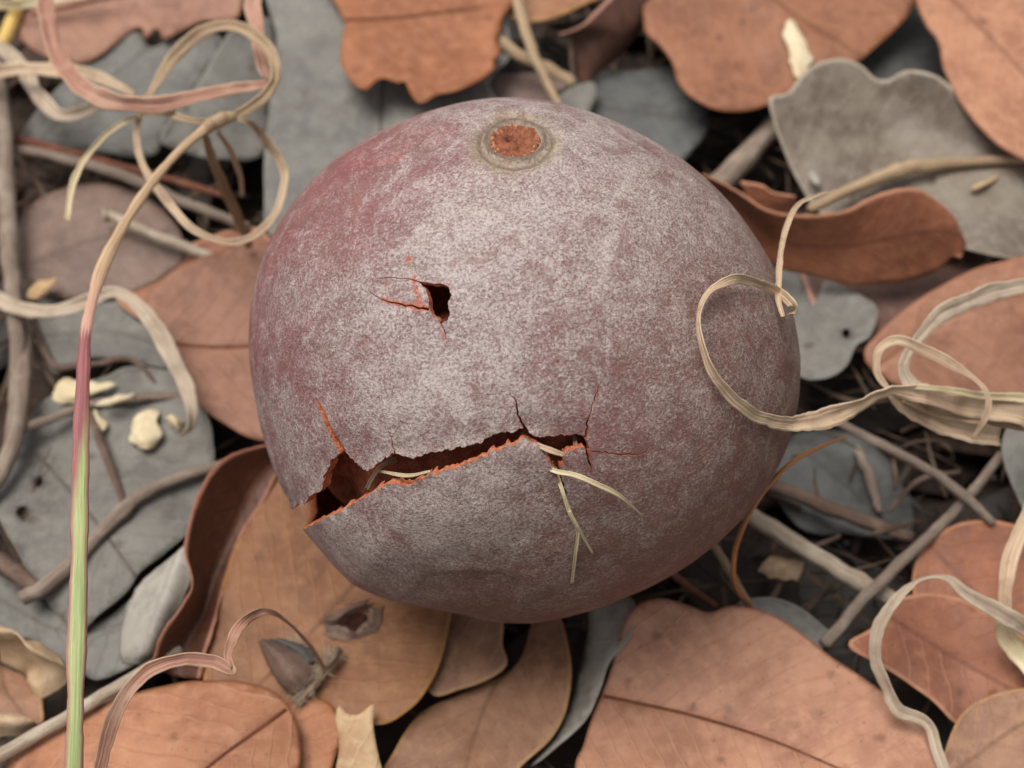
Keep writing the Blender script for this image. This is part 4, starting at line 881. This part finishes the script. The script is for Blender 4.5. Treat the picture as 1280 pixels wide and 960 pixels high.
ribbon('dry_grass_blade', 'grey-white twisted strip arching over the red-brown and orange leaves', [(1190,990,4,18,10),(1172,940,5,18,0),(1158,905,6,20,20),(1122,888,6.5,22,0),(1106,858,8,18,40),(1094,822,10,20,10),(1098,785,12,24,20),(1118,752,14,20,0),(1150,726,15,12,50),(1182,722,15,16,40),(1205,740,14,22,0),(1240,760,12,30,10),(1275,780,10,30,0),(1340,815,4,26,0)], STRAWG, n=12)
ribbon('dry_grass_blade', 'vertical straw strip hanging over the rounded red-brown leaf', [(1310,590,10,18,0),(1284,645,9,22,10),(1266,690,8,24,0),(1258,730,7,22,20),(1256,765,5,18,0)], STRAW)
ribbon('dry_grass_blade', 'cream torn straw flap beside the grey-white twisted strip', [(1252,775,8,22,10),(1262,800,6,34,0),(1282,830,4,28,10),(1310,870,3.5,18,0)], STRAWY)
# straws caught in the crack of the fruit
ribbon('straw_splinter', 'pale straw splinter bending out of the crack to a pointed tip', [(668,572,('s',-3.0),5,0),(692,588,('s',0.6),8,0),(718,594,('s',1.6),9,10),(745,605,('s',2.0),9,0),(775,620,('s',1.8),7,0),(803,644,('s',0.6),2,0)], STRAWY, cat='straw', camber=0.3, wild=0.35)
sp = ribbon('straw_splinter', 'forked straw splinter hanging down the shell below the crack', [(694,584,('s',-2.5),5,0),(702,610,('s',0.6),6,0),(712,640,('s',1.0),7,10),(722,664,('s',1.1),6,0),(719,695,('s',0.9),6,0),(715,729,('s',0.3),6,0)], STRAWY, cat='straw', camber=0.3, wild=0.35)
ribbon('side_fork', None, [(712,638,('s',1.2),4,0),(724,662,('s',1.3),5,0),(741,692,('s',0.4),4,0)], STRAWY, parent=sp)
ribbon('straw_splinter', 'small straw splinter lying along the orange broken edge', [(470,588,('s',-3.0),3,0),(486,591,('s',-0.6),5,0),(510,594,('s',1.2),6,0),(538,589,('s',1.7),4,0)], STRAWY, cat='straw')
ribbon('straw_splinter', 'straw scrap bridging the top of the crack', [(652,540,('s',-3.0),3,0),(668,553,('s',-0.8),7,0),(688,562,('s',0.6),10,0),(704,568,('s',0.8),7,0)], STRAW, cat='straw')
ribbon('straw_splinter', 'curved straw inside the crack opening', [(496,574,('s',-5),7,0),(482,578,('s',-4.0),8,0),(470,590,('s',-4.2),8,0),(458,612,('s',-6),7,0)], STRAW, cat='straw')
ribbon('straw_splinter', 'tiny straw stub upright in the right end of the crack', [(716,534,('s',-5),5,0),(718,546,('s',-3),6,0),(720,556,('s',-1.5),6,0),(723,566,('s',-3),5,0)], STRAW, cat='straw')

# ------------------------------------------------------------------ husks and small debris
def husk(label, rows, name='seed_husk', mat=HUSK, wav=0.5): loft(name, label, rows, mat, n=8, th=0.10, wav=wav, cat='husk', rag=0.6)
husk('forked cream husk standing on the pinkish-brown leaf', [[(984,26,5),(988,24,5.5),(993,28,5)], [(980,45,4.5),(992,42,5.2),(1004,48,4.5)], [(984,62,4),(998,62,4.8),(1012,66,4)], [(988,80,3.5),(998,78,4),(1014,78,3.5)], [(995,98,3),(999,96,3.2),(1004,94,3)]])
husk('rounded cream husk on the blue-grey leaf inside the tan ribbon', [[(172,518,-4),(186,512,-3.4),(200,514,-4)], [(165,532,-3.6),(180,530,-2.6),(198,528,-3.2),(210,526,-3.8)][:3], [(166,548,-3.6),(182,547,-2.4),(204,542,-3.6)], [(176,560,-4),(185,561,-3.4),(194,558,-4.2)]])
husk('small folded cream petal beside the rounded husk', [[(208,522,-4),(214,518,-3),(222,519,-4)], [(214,530,-4),(221,527,-2.6),(228,526,-4)], [(222,538,-4.4),(226,538,-3.8),(230,537,-4.4)]])
husk('cream flake behind the purple part of the grass stalk', [[(66,492,-4),(72,480,-3),(80,474,-3.6)], [(72,506,-4),(88,492,-2.6),(102,478,-3.6)], [(98,502,-3.6),(112,492,-2.4),(128,480,-3.4)], [(120,494,-4),(134,486,-3),(148,480,-4)]])
husk('thin pale flake crossing the thin brown twig', [[(118,506,-2.5),(124,502,-2),(130,499,-2.5)], [(134,508,-2.2),(142,503,-1.6),(150,496,-2.2)], [(154,503,-2.5),(160,499,-2.3),(168,494,-2.5)]])
husk('tiny cream chaff under the cream flake', [[(112,518,-4),(116,514,-3.5),(120,511,-4)], [(118,530,-4),(123,526,-3.4),(128,522,-4)], [(128,538,-4.3),(131,535,-4),(134,532,-4.3)]])
husk('greenish husk lying on the mauve-brown leaf by the brown stem', [[(30,368,-2.4),(36,358,-2),(46,350,-2.4)], [(42,374,-2.4),(50,360,-1.6),(60,348,-2.4)], [(56,368,-2.4),(62,356,-1.8),(70,346,-2.4)]], mat=STRAWL)
husk('dry tan seed resting on the grey-brown leaf', [[(1212,238,2),(1214,236,2.4),(1217,233,2)], [(1220,239,2),(1227,232,3.0),(1232,225,2)], [(1236,230,2),(1242,225,2.6),(1244,220,2)], [(1248,222,2),(1249,220,2.2),(1250,218,2)]], name='dry_seed', mat=STRAWL, wav=0.15)
husk('yellowish crumpled fragment in the hollow under the thick pale twig', [[(944,712,-9),(952,700,-8),(966,690,-9)], [(958,724,-9),(970,712,-7.5),(984,702,-8.5)], [(980,728,-9),(988,716,-8),(1000,708,-9)], [(996,732,-9),(1000,724,-8.4),(1004,714,-9)]], mat=STRAWL, wav=1.2)
loft('crumpled_leaf', 'crumpled straw-coloured leaf scrap with an orange inside', [[(-20,770,-1),(-10,780,2),(4,800,-2),(0,830,-5)], [(4,776,1),(16,790,3),(30,808,-1),(20,840,-5)], [(24,794,0),(34,812,3.5),(46,828,-2),(34,850,-6)], [(44,806,1),(56,822,2.5),(66,836,-1),(44,866,-5)], [(64,822,-2),(74,836,0),(80,848,-3),(52,884,-6)]], STRAWL, wav=1.6, n=7)
loft('crumpled_leaf', 'orange scrap cupped beneath the crumpled straw-coloured leaf', [[(-20,822,-5),(0,830,-6),(30,846,-7)], [(-20,850,-4),(10,862,-5),(48,866,-6)], [(-10,884,-4),(22,890,-4.5),(52,888,-5)], [(10,915,-4),(30,910,-4),(50,902,-5)]], TAN, wav=1.0)
loft('crumpled_leaf', 'beige dry scrap lying at the end of the pale straw stalk', [[(-30,890,-2),(-20,905,0),(-10,925,-3)], [(0,893,-1),(14,908,1),(20,924,-2)], [(28,896,-2),(40,906,0),(50,914,-3)]], STRAWL, wav=0.8)
L('pale bit of membrane stuck on the upper edge of the pinkish-brown leaf', [(886,0),(894,-3),(902,2),(912,10),(916,22),(908,25),(900,16),(890,10)], [(900,6,3.2),(912,22,2.8)], PALE, None, name='leaf_scrap', wav=1.3, th=0.06, step=4, rag=2.0)
L('white fleck stuck low on the grey-brown leaf', [(1010,216),(1016,213),(1024,222),(1025,232),(1018,229)], [(1018,223,1.6)], PALE, None, name='leaf_scrap', wav=0.5, th=0.06, step=4, rag=1.5)
# frayed flower head
fh = empty('dead_flower_head', P(395,830,0), 'withered grey flower head with a tan bract on the broad tan leaf', 'flower')
def bract(rows, mat, nm='bract'): loft(nm, None, rows, mat, n=6, th=0.18, wav=0.5, parent=fh)
bract([[(322,802,2.5),(326,800,3),(332,800,2)], [(332,826,2),(350,818,4),(366,810,2)], [(346,850,1.5),(368,840,4),(386,822,1.5)], [(366,866,1),(382,856,2),(396,838,1)]], MAUVE)
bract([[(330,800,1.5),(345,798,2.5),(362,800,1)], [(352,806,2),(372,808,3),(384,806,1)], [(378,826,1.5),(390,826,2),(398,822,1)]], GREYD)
bract([[(366,872,1),(372,878,1.4),(376,880,1)], [(378,860,1.2),(384,864,1.8),(388,866,1)], [(390,846,1),(396,848,1.6),(400,850,1)], [(400,834,.6),(405,835,.9),(408,836,.6)]], GREYB)
bract([[(402,836,1),(406,834,1.5),(410,836,1)], [(410,822,2),(416,822,3),(422,826,1.5)], [(418,808,1.5),(424,808,2),(430,812,1)]], GREYB)
def fuzz():
    V, F, lu, lv = [], [], [], []
    for k in range(230):
        c = random.choice([(400,838,1.5),(384,860,1.5),(372,874,1.5),(414,820,1.5),(372,805,1.5)])
        a = P(c[0] + random.gauss(0, 5), c[1] + random.gauss(0, 5), c[2]); l = random.uniform(0.8, 2.6)
        d = np.array([random.gauss(0, 1), random.gauss(0, 1), abs(random.gauss(0, .7))]); d /= np.linalg.norm(d)
        s_ = np.cross(d, [0, 0, 1.]); s_ /= np.linalg.norm(s_) + 1e-6; s2 = np.cross(d, s_); b = len(V)
        bend = np.array([random.gauss(0, .5), random.gauss(0, .5), -.3])
        for t in (0, .5, 1):
            q = a + d * l * t + bend * t * t
            for w_ in (s_, -.5 * s_ + .86 * s2, -.5 * s_ - .86 * s2): V.append(q + w_ * 0.07 * (1 - .8 * t)); lu.append(t); lv.append(0)
        for i in (0, 3):
            for j in range(3): F.append((b + i + j, b + i + (j + 1) % 3, b + i + 3 + (j + 1) % 3, b + i + 3 + j))
    mk('fuzz', V, F, STRAWG, parent=fh, attrs=dict(lu=lu, lv=lv, lt=lu), kind='stuff')
fuzz()
fc2 = empty('seed_cup', P(440,768,0), 'small grey frayed seed cup with a dark centre by the fruit base', 'seed cup')
def cup():
    g = strip_mat('seed_cup_grey', lin(128,110,98), lin(104,88,78), lin(140,124,112), lin(140,124,112))
    def bit(nm, rows, m, wv): loft(nm, None, rows, m, n=7, th=0.12, wav=wv, parent=fc2, rag=0.7)
    bit('husk_flap', [[(398,778,0.1),(404,782,0.4),(400,788,0)], [(420,778,0.4),(424,784,0.5),(422,796,0)], [(444,788,0.6),(446,792,0.3),(450,796,-.1)], [(462,778,0.3),(464,784,0.6),(474,790,-.1)], [(462,764,0.1),(468,766,0.3),(478,764,-.2)]], MAUVE, 1.2)
    bit('husk_flap', [[(396,774,0.6),(400,770,0.9),(404,768,0.4)], [(416,776,0.6),(418,770,1.4),(418,764,0.5)], [(436,766,0.5),(436,762,1.4),(438,757,0.4)], [(456,762,0.3),(458,758,0.9),(462,752,0.2)]], MAUVE, 1.0)
    bit('seed', [[(424,778,0.1),(430,774,0.2),(434,768,0.1)], [(432,790,-0.2),(442,778,-0.5),(446,764,0)], [(446,788,-0.1),(453,778,-0.3),(458,766,0)]], bark_mat('seed_cup_inside', lin(64,34,26), lin(50,28,22), lin(84,50,38)), 0.4)
    V, F, lu = [], [], []
    for k in range(70):
        c_ = random.choice([(408,776), (420,772), (440,794), (462,784), (458,758), (436,756)])
        a = P(c_[0] + random.gauss(0, 5), c_[1] + random.gauss(0, 4), 0.6); d = np.array([random.gauss(0, 1), random.gauss(0, 1), abs(random.gauss(0, .5))]); d *= random.uniform(.4, 1.4) / np.linalg.norm(d)
        sd_ = np.cross(d, [0, 0, 1.]); sd_ /= np.linalg.norm(sd_) + 1e-6; n0 = len(V)
        for t in (0, 1):
            for w_ in (sd_, np.array([0, 0, 1.]), -sd_): V.append(a + d * t + w_ * 0.05 * (1 - .7 * t)); lu.append(t)
        for j_ in range(3): F.append((n0 + j_, n0 + (j_ + 1) % 3, n0 + 3 + (j_ + 1) % 3, n0 + 3 + j_))
    mk('fuzz', V, F, g, parent=fc2, attrs=dict(lu=lu, lv=[.3] * len(V), lt=lu), kind='stuff')
cup()
for o in list(SC.objects):
    if '_o' in o: del o['_o']
